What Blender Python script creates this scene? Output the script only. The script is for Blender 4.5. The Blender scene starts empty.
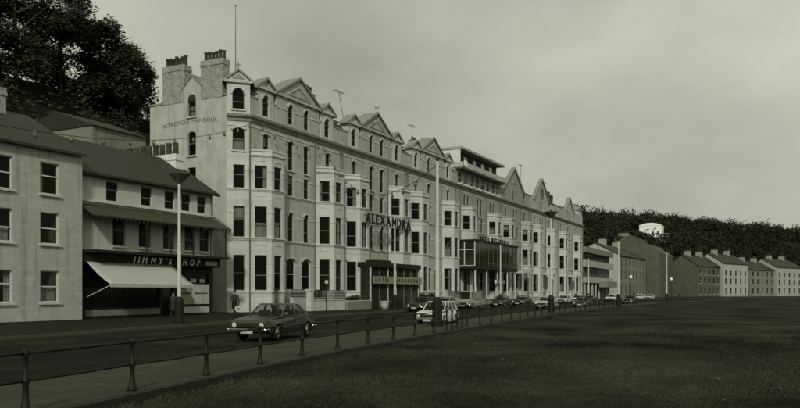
import bpy, bmesh, math, random
from mathutils import Vector, Matrix
R = math.radians
random.seed(7)
SC = bpy.context.scene
COL = SC.collection

# ------------------------------------------------------------------ camera, sky, sun, exposure
EYE = (0.0, -40.75, 1.72)
cam = bpy.data.cameras.new('camera')
co = bpy.data.objects.new('camera', cam); COL.objects.link(co)
cam.sensor_width = 36.0
cam.lens = 750 / 800 * 36.0
cam.shift_y = 88 / 800
cam.clip_start = 0.1; cam.clip_end = 5000
AZ = math.atan(383 / 750)                       # street direction is +X, view turned towards the houses (+Y)
co.location = EYE
co.rotation_euler = (R(90), 0, AZ - R(90))
SC.camera = co

SUN_EL = R(30); SUN_FROM = Vector((-0.90, -0.44))   # where the sun stands, seen from the street
sd = bpy.data.lights.new('sun', 'SUN'); sd.energy = 1.55; sd.angle = R(4); sd.color = (1.0, 0.99, 0.95)
so = bpy.data.objects.new('sun', sd); COL.objects.link(so)
so.location = (-60, -60, 80)
hd = SUN_FROM.normalized()
to_sun = Vector((hd.x * math.cos(SUN_EL), hd.y * math.cos(SUN_EL), math.sin(SUN_EL)))
so.rotation_euler = to_sun.to_track_quat('Z', 'Y').to_euler()

w = bpy.data.worlds.new('World'); SC.world = w; w.use_nodes = True
nt = w.node_tree; N = nt.nodes; L = nt.links; N.clear()
out = N.new('ShaderNodeOutputWorld'); bg = N.new('ShaderNodeBackground')
sky = N.new('ShaderNodeTexSky'); sky.sky_type = 'NISHITA'; sky.sun_disc = False
sky.sun_elevation = SUN_EL; sky.sun_rotation = math.atan2(hd.x, hd.y)
sky.air_density = 2.0; sky.dust_density = 6.0; sky.ozone_density = 1.0
bw = N.new('ShaderNodeRGBToBW')
flat = N.new('ShaderNodeMixRGB'); flat.inputs[0].default_value = 0.12     # thin cloud evens the sky out
flat.inputs[1].default_value = (3.9, 3.9, 3.9, 1)
tc = N.new('ShaderNodeTexCoord'); mp = N.new('ShaderNodeMapping'); mp.inputs['Scale'].default_value = (1.7, 1.7, 3.4); mp.inputs['Location'].default_value = (4.4, 0.9, 6.6)
cl = N.new('ShaderNodeTexNoise'); cl.inputs['Scale'].default_value = 1.0; cl.inputs['Detail'].default_value = 6; cl.inputs['Roughness'].default_value = 0.55
cr = N.new('ShaderNodeMapRange'); cr.inputs[1].default_value = 0.3; cr.inputs[2].default_value = 0.7; cr.inputs[3].default_value = 0.74; cr.inputs[4].default_value = 1.36
mu = N.new('ShaderNodeMixRGB'); mu.blend_type = 'MULTIPLY'; mu.inputs[0].default_value = 1
ti = N.new('ShaderNodeMixRGB'); ti.blend_type = 'MULTIPLY'; ti.inputs[0].default_value = 1; ti.inputs[2].default_value = (1.0, 1.0, 0.835, 1)
L.new(sky.outputs[0], bw.inputs[0]); L.new(bw.outputs[0], flat.inputs[2])
L.new(tc.outputs['Generated'], mp.inputs[0]); L.new(mp.outputs[0], cl.inputs[0]); L.new(cl.outputs[0], cr.inputs[0])
L.new(flat.outputs[0], mu.inputs[1]); L.new(cr.outputs[0], mu.inputs[2]); L.new(mu.outputs[0], ti.inputs[1])
L.new(ti.outputs[0], bg.inputs[0]); bg.inputs[1].default_value = 0.10; L.new(bg.outputs[0], out.inputs[0])

SC.view_settings.view_transform = 'Standard'; SC.view_settings.look = 'None'
SC.view_settings.gamma = 1; SC.view_settings.exposure = 0.20
SC.view_settings.use_curve_mapping = False
SC.cycles.max_bounces = 5; SC.cycles.diffuse_bounces = 2; SC.cycles.transparent_max_bounces = 12

# ------------------------------------------------------------------ materials (the print is monochrome: every colour is a warm-green grey)
def g(v):
    b = 0.54 if v < .02 else 0.54 + (v - .02) / .38 * .30 if v < .40 else 0.84 + min(.04, (v - .40) * .15)
    return (v, v * 1.015, v * min(.9, b + .05), 1)
MATS = {}
def mat(name, v, rough=0.8, var=0.25, scale=1.5, bump=0.0, bscale=20, metal=0.0, streak=0.0, spec=0.3, alpha=1.0, course=None, v2=None, speck=0.0, contrast=False, island=0.0, slab=None, lanes=0.0):
    if name in MATS: return MATS[name]
    m = bpy.data.materials.new(name); m.use_nodes = True
    t = m.node_tree; n = t.nodes; l = t.links
    b = n['Principled BSDF']
    b.inputs['Roughness'].default_value = rough; b.inputs['Metallic'].default_value = metal
    b.inputs['Specular IOR Level'].default_value = spec; b.inputs['Alpha'].default_value = alpha
    geo = n.new('ShaderNodeNewGeometry')
    nz = n.new('ShaderNodeTexNoise'); nz.inputs['Scale'].default_value = scale; nz.inputs['Detail'].default_value = 7; nz.inputs['Roughness'].default_value = 0.62
    l.new(geo.outputs['Position'], nz.inputs['Vector'])
    mx = n.new('ShaderNodeMixRGB')
    if contrast:
        cm_ = n.new('ShaderNodeMapRange'); cm_.inputs[1].default_value = 0.36; cm_.inputs[2].default_value = 0.66; l.new(nz.outputs[0], cm_.inputs[0]); l.new(cm_.outputs[0], mx.inputs[0])
    else: l.new(nz.outputs[0], mx.inputs[0])
    lo = v * (1 - var); hi = v * (1 + var) if v2 is None else v2
    mx.inputs[1].default_value = g(lo); mx.inputs[2].default_value = g(hi)
    col = mx.outputs[0]
    def mul(colr, fac_socket, dark):
        q = n.new('ShaderNodeMixRGB'); q.blend_type = 'MIX'
        d = n.new('ShaderNodeMixRGB'); d.blend_type = 'MULTIPLY'; d.inputs[0].default_value = 1
        l.new(colr, d.inputs[1]); d.inputs[2].default_value = (dark, dark, dark, 1)
        l.new(fac_socket, q.inputs[0]); l.new(colr, q.inputs[1]); l.new(d.outputs[0], q.inputs[2]); return q.outputs[0]
    if streak:
        mp_ = n.new('ShaderNodeMapping'); mp_.inputs['Scale'].default_value = (3.2, 3.2, 0.22); l.new(geo.outputs['Position'], mp_.inputs[0])
        s = n.new('ShaderNodeTexNoise'); s.inputs['Scale'].default_value = 1.0; s.inputs['Detail'].default_value = 5; l.new(mp_.outputs[0], s.inputs['Vector'])
        r_ = n.new('ShaderNodeMapRange'); r_.inputs[1].default_value = 0.52; r_.inputs[2].default_value = 0.75; l.new(s.outputs[0], r_.inputs[0])
        col = mul(col, r_.outputs[0], 1 - streak)
    if speck:
        s = n.new('ShaderNodeTexNoise'); s.inputs['Scale'].default_value = bscale; s.inputs['Detail'].default_value = 3; l.new(geo.outputs['Position'], s.inputs['Vector'])
        r_ = n.new('ShaderNodeMapRange'); r_.inputs[1].default_value = 0.42; r_.inputs[2].default_value = 0.62; l.new(s.outputs[0], r_.inputs[0])
        col = mul(col, r_.outputs[0], 1 - speck)
    if lanes:                                   # wear along the driving direction
        mp_ = n.new('ShaderNodeMapping'); mp_.inputs['Scale'].default_value = (0.05, 0.9, 1); mp_.inputs['Rotation'].default_value = (0, 0, -0.1); l.new(geo.outputs['Position'], mp_.inputs[0])
        s = n.new('ShaderNodeTexNoise'); s.inputs['Scale'].default_value = 1.0; s.inputs['Detail'].default_value = 6; l.new(mp_.outputs[0], s.inputs['Vector'])
        r_ = n.new('ShaderNodeMapRange'); r_.inputs[1].default_value = 0.45; r_.inputs[2].default_value = 0.62; l.new(s.outputs[0], r_.inputs[0])
        col = mul(col, r_.outputs[0], 1 - lanes)
    if slab:
        br = n.new('ShaderNodeTexBrick'); br.inputs['Scale'].default_value = 1.0; br.inputs['Brick Width'].default_value = slab * 1.4; br.inputs['Row Height'].default_value = slab; br.inputs['Mortar Size'].default_value = .018
        br.inputs['Color1'].default_value = (1, 1, 1, 1); br.inputs['Color2'].default_value = (.72, .72, .72, 1); br.inputs['Mortar'].default_value = (.4, .4, .4, 1)
        l.new(geo.outputs['Position'], br.inputs['Vector']); q = n.new('ShaderNodeMixRGB'); q.blend_type = 'MULTIPLY'; q.inputs[0].default_value = 1; l.new(col, q.inputs[1]); l.new(br.outputs['Color'], q.inputs[2]); col = q.outputs[0]
    if island:
        rp = n.new('ShaderNodeMapRange'); rp.inputs[3].default_value = 1 - island; rp.inputs[4].default_value = 1 + island; l.new(geo.outputs['Random Per Island'], rp.inputs[0])
        q = n.new('ShaderNodeMixRGB'); q.blend_type = 'MULTIPLY'; q.inputs[0].default_value = 1; l.new(col, q.inputs[1]); l.new(rp.outputs[0], q.inputs[2]); col = q.outputs[0]
    if course:
        ch, jd = course                         # horizontal joints every ch metres
        sx = n.new('ShaderNodeSeparateXYZ'); l.new(geo.outputs['Position'], sx.inputs[0])
        ad = n.new('ShaderNodeMath'); ad.operation = 'ADD'; l.new(sx.outputs[0], ad.inputs[0]); l.new(sx.outputs[1], ad.inputs[1])
        cb = n.new('ShaderNodeCombineXYZ'); l.new(ad.outputs[0], cb.inputs[0]); l.new(sx.outputs[2], cb.inputs[1])
        br = n.new('ShaderNodeTexBrick'); br.inputs['Scale'].default_value = 1.0
        br.inputs['Brick Width'].default_value = ch * 2.4; br.inputs['Row Height'].default_value = ch; br.inputs['Mortar Size'].default_value = ch * 0.09
        br.inputs['Color1'].default_value = (1, 1, 1, 1); br.inputs['Color2'].default_value = (0.86, 0.86, 0.86, 1); br.inputs['Mortar'].default_value = (1 - jd,) * 3 + (1,)
        l.new(cb.outputs[0], br.inputs['Vector'])
        q = n.new('ShaderNodeMixRGB'); q.blend_type = 'MULTIPLY'; q.inputs[0].default_value = 1
        l.new(col, q.inputs[1]); l.new(br.outputs['Color'], q.inputs[2]); col = q.outputs[0]
    l.new(col, b.inputs['Base Color'])
    if bump:
        bn = n.new('ShaderNodeTexNoise'); bn.inputs['Scale'].default_value = bscale; bn.inputs['Detail'].default_value = 5; l.new(geo.outputs['Position'], bn.inputs['Vector'])
        bp = n.new('ShaderNodeBump'); bp.inputs['Strength'].default_value = bump; bp.inputs['Distance'].default_value = 0.05
        l.new(bn.outputs[0], bp.inputs['Height']); l.new(bp.outputs[0], b.inputs['Normal'])
    MATS[name] = m
    return m

M_BRICK = mat('cream_brick', 0.43, 0.85, 0.22, 0.7, 0.3, 9, streak=0.3, course=(0.15, 0.10))
M_BRICK_B = mat('cream_brick_sooty', 0.395, 0.85, 0.26, 0.9, 0.3, 9, streak=0.36, course=(0.15, 0.10))
M_BRICK_C = mat('cream_brick_pale', 0.42, 0.85, 0.2, 0.5, 0.3, 9, streak=0.28, course=(0.15, 0.10))
M_STUCCO = mat('white_painted_stone', 0.53, 0.7, 0.16, 1.1, 0.2, 8, streak=0.22, course=(0.42, 0.10))
M_TRIM = mat('painted_trim', 0.50, 0.7, 0.18, 1.4, 0.2, 9, streak=0.35)
M_TRIMD = mat('weathered_trim', 0.25, 0.8, 0.3, 1.4, 0.3, 9, streak=0.45)
M_RENDER = mat('gable_render', 0.43, 0.9, 0.32, 0.8, 0.5, 5, streak=0.24, speck=0.08)
M_STACK = mat('sooty_stack_render', 0.33, 0.9, 0.45, 1.6, 0.5, 5, streak=0.15, speck=0.3)
M_BRICK3 = mat('brown_brick', 0.33, 0.85, 0.22, 0.8, 0.3, 9, streak=0.3, course=(0.15, 0.25))
M_PALE4 = mat('cream_stucco', 0.43, 0.8, 0.18, 0.9, 0.2, 8, streak=0.35, course=(0.3, 0.12))
M_SLATE = mat('slate', 0.036, 0.65, 0.3, 2.0, 0.4, 12, streak=0.2, course=(0.28, 0.4))
M_LEAD = mat('lead_flashing', 0.16, 0.6, 0.25, 2.0)
M_SASH = mat('sash_paint', 0.13, 0.5, 0.2, 3.0)
M_SASHW = mat('white_sash_paint', 0.6, 0.5, 0.12, 3.0)
M_CURT = mat('net_curtain', 0.75, 0.95, 0.35, 3.5, streak=0.5)
M_POT = mat('clay_pot', 0.05, 0.9, 0.4, 4.0)
M_IRON = mat('black_iron', 0.012, 0.55, 0.4, 6.0, 0.2, 30, spec=0.2)
M_POLE = mat('pale_pole_paint', 0.52, 0.5, 0.18, 2.5, streak=0.35)
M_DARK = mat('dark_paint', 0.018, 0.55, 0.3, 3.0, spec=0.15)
M_BOARD = mat('pale_board', 0.42, 0.7, 0.2, 2.0, streak=0.2)
M_AWN = mat('canvas_awning', 0.40, 0.95, 0.15, 1.0, 0.3, 10)
M_CHROME = mat('chrome', 0.55, 0.18, 0.1, 4, metal=1.0)
M_TYRE = mat('tyre_rubber', 0.012, 0.9, 0.2, 8, spec=0.1)
M_LAMP = mat('headlamp_glass', 0.5, 0.08, 0.05, 4, spec=0.8)
M_ASPH = mat('asphalt', 0.014, 0.9, 0.32, 0.3, 0.5, 30, v2=0.029, speck=0.25, spec=0.1, contrast=True, lanes=0.4)
M_PAVE = mat('pavement_flags', 0.024, 0.9, 0.3, 0.5, 0.3, 10, speck=0.2, spec=0.1, slab=.75)
M_PATH = mat('promenade_concrete', 0.062, 0.9, 0.35, 0.6, 0.3, 12, speck=0.25, spec=0.15, slab=.9)
M_KERB = mat('kerb_stone', 0.07, 0.85, 0.3, 2.0, 0.3, 12)
M_KERBD = mat('mossy_kerb', 0.020, 0.9, 0.35, 2.0, 0.5, 12)
M_GRASS = mat('turf', 0.018, 0.95, 0.5, 0.17, 0.9, 7, v2=0.055, speck=0.45, spec=0.05, contrast=True)
M_BLADE = mat('grass_blades', 0.028, 0.95, 0.45, 0.17, v2=0.066, spec=0.05, contrast=True, island=.3)
M_EARTH = mat('hill_undergrowth', 0.016, 0.95, 0.4, 0.05, spec=0.1)
M_LEAF = mat('foliage', 0.018, 0.9, 0.6, 0.35, v2=0.055, spec=0.08, island=.5)
M_LEAFW = mat('far_foliage', 0.016, 0.9, 0.6, 0.05, v2=0.045, spec=0.05, island=.5)
M_BARK = mat('bark', 0.05, 0.9, 0.3, 4, 0.5, 15)
M_SIGNBAND = mat('sign_band', 0.22, 0.6, 0.2, 2.0)
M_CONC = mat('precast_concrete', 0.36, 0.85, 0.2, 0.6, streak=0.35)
M_WHITEW = mat('whitewash', 0.85, 0.8, 0.08, 0.6)
M_GREYW = mat('grey_render', 0.20, 0.9, 0.3, 0.5, 0.3, 6, streak=0.35)
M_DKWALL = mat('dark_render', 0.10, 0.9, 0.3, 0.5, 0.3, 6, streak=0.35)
M_SKIN = mat('skin', 0.35, 0.6, 0.08, 8)
M_BULB = mat('bulb_glass', 0.10, 0.2, 0.1, 8, spec=0.6)
M_PAINTTXT = mat('faded_lettering', 0.10, 0.9, 0.35, 3.0)
M_GROUND = mat('far_ground', 0.06, 0.95, 0.4, 0.02)

def glass(name, base, alpha, rough=0.06):
    m = mat(name, base, rough, 0.3, 1.0, spec=0.16, alpha=alpha)
    return m
M_PANE = glass('window_glass', 0.006, 0.55)
M_LGLASS = glass('lounge_glass', 0.03, 0.80)
M_CARGLASS = glass('car_glass', 0.015, 0.38)

# ------------------------------------------------------------------ mesh helpers
class MB:
    def __init__(s): s.v = []; s.f = []
    def poly(s, pts):
        k = len(s.v); s.v += [tuple(p) for p in pts]; s.f.append(tuple(range(k, k + len(pts)))); return s
    def quad(s, a, b, c, d): return s.poly([a, b, c, d])
    def box(s, x0, x1, y0, y1, z0, z1):
        k = len(s.v)
        s.v += [(x0, y0, z0), (x1, y0, z0), (x1, y1, z0), (x0, y1, z0), (x0, y0, z1), (x1, y0, z1), (x1, y1, z1), (x0, y1, z1)]
        s.f += [tuple(k + i for i in q) for q in ((3, 2, 1, 0), (4, 5, 6, 7), (0, 1, 5, 4), (1, 2, 6, 5), (2, 3, 7, 6), (3, 0, 4, 7))]; return s
    def hull8(s, bot, top):
        k = len(s.v); n = len(bot); s.v += [tuple(p) for p in bot] + [tuple(p) for p in top]
        s.f.append(tuple(k + i for i in reversed(range(n)))); s.f.append(tuple(k + n + i for i in range(n)))
        for i in range(n):
            j = (i + 1) % n; s.f.append((k + i, k + j, k + n + j, k + n + i))
        return s
    def prism(s, outline, axis, a, b):
        """outline of 2-D points swept along an axis from a to b; axis 'x': points are (y,z); 'y': points are (x,z); 'z': points are (x,y)"""
        def P(p, t):
            if axis == 'x': return (t, p[0], p[1])
            if axis == 'y': return (p[0], t, p[1])
            return (p[0], p[1], t)
        return s.hull8([P(p, a) for p in outline], [P(p, b) for p in outline])
    def lathe(s, prof, c=(0, 0, 0), n=12, axis='z', cap=True):
        k = len(s.v)
        for r, h in prof:
            for i in range(n):
                a = 2 * math.pi * i / n
                if axis == 'z': p = (c[0] + r * math.cos(a), c[1] + r * math.sin(a), c[2] + h)
                elif axis == 'y': p = (c[0] + r * math.cos(a), c[1] + h, c[2] + r * math.sin(a))
                else: p = (c[0] + h, c[1] + r * math.cos(a), c[2] + r * math.sin(a))
                s.v.append(p)
        for j in range(len(prof) - 1):
            for i in range(n):
                q = (i + 1) % n
                s.f.append((k + j * n + i, k + j * n + q, k + (j + 1) * n + q, k + (j + 1) * n + i))
        if cap:
            s.f.append(tuple(k + i for i in reversed(range(n)))); e = k + (len(prof) - 1) * n; s.f.append(tuple(e + i for i in range(n)))
        return s
    def tube(s, pts, r, n=6):
        k = len(s.v); pts = [Vector(p) for p in pts]
        for i, p in enumerate(pts):
            d = (pts[min(i + 1, len(pts) - 1)] - pts[max(i - 1, 0)]).normalized()
            u = d.cross(Vector((0, 0, 1)))
            if u.length < 1e-3: u = Vector((1, 0, 0))
            u.normalize(); v = d.cross(u)
            rr = r[i] if isinstance(r, (list, tuple)) else r
            for j in range(n):
                a = 2 * math.pi * j / n; s.v.append(tuple(p + u * (rr * math.cos(a)) + v * (rr * math.sin(a))))
        for i in range(len(pts) - 1):
            for j in range(n):
                q = (j + 1) % n
                s.f.append((k + i * n + j, k + i * n + q, k + (i + 1) * n + q, k + (i + 1) * n + j))
        s.f.append(tuple(k + j for j in reversed(range(n)))); e = k + (len(pts) - 1) * n; s.f.append(tuple(e + j for j in range(n)))
        return s
    def mesh(s, name, m, smooth=False):
        me = bpy.data.meshes.new(name); me.from_pydata(s.v, [], s.f)
        bm = bmesh.new(); bm.from_mesh(me)
        if smooth: bmesh.ops.remove_doubles(bm, verts=bm.verts, dist=1e-4)
        bmesh.ops.recalc_face_normals(bm, faces=bm.faces); bm.to_mesh(me); bm.free()
        me.materials.append(m)
        if smooth:
            for p in me.polygons: p.use_smooth = True
        return me

def link(name, me, parent=None, loc=None, rz=0):
    o = bpy.data.objects.new(name, me); COL.objects.link(o)
    o.rotation_euler = (0, 0, rz)
    if parent is not None: o.parent = parent
    if loc is not None: o.location = loc
    return o
def wloc(p):
    v = Vector((0, 0, 0))
    while p is not None: v += p.location; p = p.parent
    return v
def part(name, mb, m, parent, smooth=False):
    """mesh given in world coordinates under an unrotated parent"""
    o = link(name, mb.mesh(name, m, smooth), parent)
    if parent is not None: o.location = -wloc(parent)
    return o
def lpart(name, mb, m, parent, smooth=False):
    """mesh given in the parent's own coordinates"""
    return link(name, mb.mesh(name, m, smooth), parent)
def tag(o, label, cat, group=None):
    o['label'] = label; o['category'] = cat
    if group: o['group'] = group
    return o
def thing(name, label, cat, loc=(0, 0, 0), rz=0, group=None):
    return tag(link(name, None, None, loc, rz), label, cat, group)
def struct(name, mb, m):
    o = part(name, mb, m, None); o['kind'] = 'structure'; return o
def copy_tree(o, parent=None):
    c = o.copy(); COL.objects.link(c); c.parent = parent
    for ch in list(o.children): copy_tree(ch, c)
    return c
def bevel(o, w_=0.02, seg=2):
    b = o.modifiers.new('bevel', 'BEVEL'); b.width = w_; b.segments = seg; b.limit_method = 'ANGLE'; b.angle_limit = R(35); return o

def interp(tab, x):
    """smooth curve through (x, y) points"""
    n = len(tab)
    if x <= tab[0][0]: i = 0
    elif x >= tab[-1][0]: i = n - 2
    else: i = max(k for k in range(n - 1) if tab[k][0] <= x)
    def sl(k):
        a, b = max(k - 1, 0), min(k + 1, n - 1); return (tab[b][1] - tab[a][1]) / (tab[b][0] - tab[a][0])
    x0, y0 = tab[i]; x1, y1 = tab[i + 1]; h = x1 - x0; t = (x - x0) / h
    if t < 0: return y0 + sl(i) * (x - x0)
    if t > 1: return y1 + sl(i + 1) * (x - x1)
    m0, m1 = sl(i) * h, sl(i + 1) * h
    return (2*t**3-3*t**2+1)*y0 + (t**3-2*t**2+t)*m0 + (-2*t**3+3*t**2)*y1 + (t**3-t**2)*m1

# ------------------------------------------------------------------ the street plan
FEN = [(-60, -45), (-20, -36.8), (0, -32.6), (12, -30.1), (19.4, -28.75), (42.4, -26.05), (71.6, -23.6), (97.6, -23.4), (130, -25), (170, -30), (220, -40), (300, -64), (380, -96)]
KRB = [(-60, -30), (-20, -21.5), (0, -17.6), (20, -14.2), (30, -12.4), (48.8, -9.9), (61.8, -9.2), (82.8, -8.6), (120, -8.6), (170, -11), (220, -18), (300, -38), (380, -68)]
def fen(x): return interp(FEN, x)
def krb(x): return interp(KRB, x)
def path_in(x): return fen(x) + 3.0 + 0.0 * x
def tang(f, x): return math.atan((f(x + .5) - f(x - .5)))
XS = [-60 + 3 * i for i in range(147)]

def strip(f0, f1, z):
    mb = MB()
    for a, b in zip(XS[:-1], XS[1:]): mb.quad((a, f0(a), z), (b, f0(b), z), (b, f1(b), z), (a, f1(a), z))
    return mb
def slab(f0, f1, z0, z1):
    mb = strip(f0, f1, z1)
    for f in (f0, f1):
        for a, b in zip(XS[:-1], XS[1:]): mb.quad((a, f(a), z0), (b, f(b), z0), (b, f(b), z1), (a, f(a), z1))
    return mb
g_ = MB(); g_.quad((-3000, -3000, -0.55), (3000, -3000, -0.55), (3000, 3000, -0.55), (-3000, 3000, -0.55)); struct('ground', g_, M_GROUND)
struct('road', strip(lambda x: fen(x) + 0.0, lambda x: krb(x) + 1.0, -0.12), M_ASPH)
struct('promenade_path', slab(lambda x: fen(x) - 0.16, lambda x: path_in(x) - 0.16, -0.5, 0.0), M_PATH)
ke = MB()
for f0, f1, z1 in ((lambda x: path_in(x) - 0.16, lambda x: path_in(x), 0.004), (lambda x: krb(x) - 0.0, lambda x: krb(x) + 0.16, 0.004)):
    q = slab(f0, f1, -0.3, z1); k = len(ke.v); ke.v += q.v; ke.f += [tuple(i + k for i in f) for f in q.f]
struct('kerb', ke, M_KERB)
struct('lawn_kerb', slab(lambda x: fen(x) - 0.42, lambda x: fen(x) - 0.16, -0.55, 0.012), M_KERBD)
pv = MB()
for a, b in zip(XS[:-1], XS[1:]): pv.quad((a, krb(a) + 0.16, 0), (b, krb(b) + 0.16, 0), (b, max(14, krb(b) + 30), 0), (a, max(14, krb(a) + 30), 0))
struct('pavement', pv, M_PAVE)
# lawn: gently uneven turf
GX = [-60 + 2.0 * i for i in range(220)]; NV = 26
gm = MB(); rg = random.Random(3)
def lawn_z(x, y):
    return -0.15 + 0.04 * math.sin(x * 0.31 + y * 0.17) + 0.04 * math.sin(x * 0.11 - y * 0.43) + 0.03 * math.sin(y * 0.9 + x * 0.05)
for i, x in enumerate(GX):
    y1 = fen(x) - 0.40
    for j in range(NV):
        t = j / (NV - 1); y = y1 - 100 * t ** 2.2
        zz = lawn_z(x, y) if j else -0.13
        gm.v.append((x, y, zz))
for i in range(len(GX) - 1):
    for j in range(NV - 1):
        a = i * NV + j; gm.f.append((a, a + 1, a + NV + 1, a + NV))
lawn = part('lawn', gm, M_GRASS, None, True); lawn['kind'] = 'structure'

for i, (x, nm) in enumerate(((28.5, 'iron drain grate at the kerb outside the shop'), (46.0, 'iron drain grate at the kerb outside the corner house'), (58.0, 'iron drain grate at the kerb near the hotel porch'))):
    t = thing('drain_grate', nm, 'drain', (x, krb(x) - .28, -.116), tang(krb, x))
    q = MB(); q.box(-.3, .3, -.2, .2, 0, .006); lpart('frame', q, M_KERB, t)
    for j in range(6): lpart('bar', MB().box(-.26 + .09 * j, -.21 + .09 * j, -.16, .16, .007, .016), M_IRON, t)
for i, (x, y, nm) in enumerate(((20.5, -20.5, 'round iron manhole cover in the road before the dark saloon'), (49.0, -16.5, 'round iron manhole cover in the middle of the road'))):
    t = thing('manhole_cover', nm, 'manhole cover', (x, y, -.118)); lpart('rim', MB().lathe([(.36, 0), (.36, .008), (.30, .008), (.30, 0)], (0, 0, 0), 20, cap=False), M_KERB, t); lpart('lid', MB().lathe([(.298, 0), (.298, .01)], (0, 0, 0), 20), M_IRON, t)

# ------------------------------------------------------------------ walls with real openings, windows, mouldings
def dirn(a, b):
    d = Vector((b[0] - a[0], b[1] - a[1])); return d.length, d.normalized()
def arc_pts(s0, s1, zb, rise, n=8):
    """points of an arch from left springing to right springing, top at zb"""
    wd = s1 - s0; c = (s0 + s1) / 2; zs = zb - rise
    if rise >= wd / 2 - 1e-6: return [(c - wd / 2 * math.cos(math.pi * i / n), zs + rise * math.sin(math.pi * i / n)) for i in range(n + 1)]
    rad = (wd * wd / 4 + rise * rise) / (2 * rise); half = math.asin(wd / 2 / rad)
    return [(c + rad * math.sin(-half + 2 * half * i / n), zb - rad + rad * math.cos(-half + 2 * half * i / n)) for i in range(n + 1)]
def wall(mb, A, B, z0, z1, ops=(), depth=0.22, off=0.0):
    """front face of a wall from A to B (left to right seen from outside) with openings (s0,s1,za,zb,rise)"""
    Ln, d = dirn(A, B); nrm = Vector((d.y, -d.x))
    def P(s, z, o=0.0):
        q = Vector(A) + d * s + nrm * (off - o); return (q.x, q.y, z)
    ops = [o for o in ops]
    ss = sorted(set([0.0, Ln] + [max(0, min(Ln, v)) for o in ops for v in o[:2]])); zs = sorted(set([z0, z1] + [max(z0, min(z1, v)) for o in ops for v in o[2:4]]))
    for i in range(len(ss) - 1):
        for j in range(len(zs) - 1):
            cs, cz = (ss[i] + ss[i + 1]) / 2, (zs[j] + zs[j + 1]) / 2
            if any(o[0] < cs < o[1] and o[2] < cz < o[3] for o in ops): continue
            mb.quad(P(ss[i], zs[j]), P(ss[i + 1], zs[j]), P(ss[i + 1], zs[j + 1]), P(ss[i], zs[j + 1]))
    for o in ops:
        s0, s1, za, zb = o[:4]; rise = o[4] if len(o) > 4 else 0
        zt = zb - rise
        mb.quad(P(s0, za), P(s0, zt), P(s0, zt, depth), P(s0, za, depth)); mb.quad(P(s1, za), P(s1, zt), P(s1, zt, depth), P(s1, za, depth))
        mb.quad(P(s0, za), P(s1, za), P(s1, za, depth), P(s0, za, depth))
        if rise:
            ap = arc_pts(s0, s1, zb, rise)
            for p, q in zip(ap[:-1], ap[1:]):
                mb.quad(P(*p), P(*q), P(q[0], zb), P(p[0], zb)); mb.quad(P(*p), P(*q), P(q[0], q[1], depth), P(p[0], p[1], depth))
        else: mb.quad(P(s0, zb), P(s1, zb), P(s1, zb, depth), P(s0, zb, depth))
    return mb
CACHE = {}
rw = random.Random(11)
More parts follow.
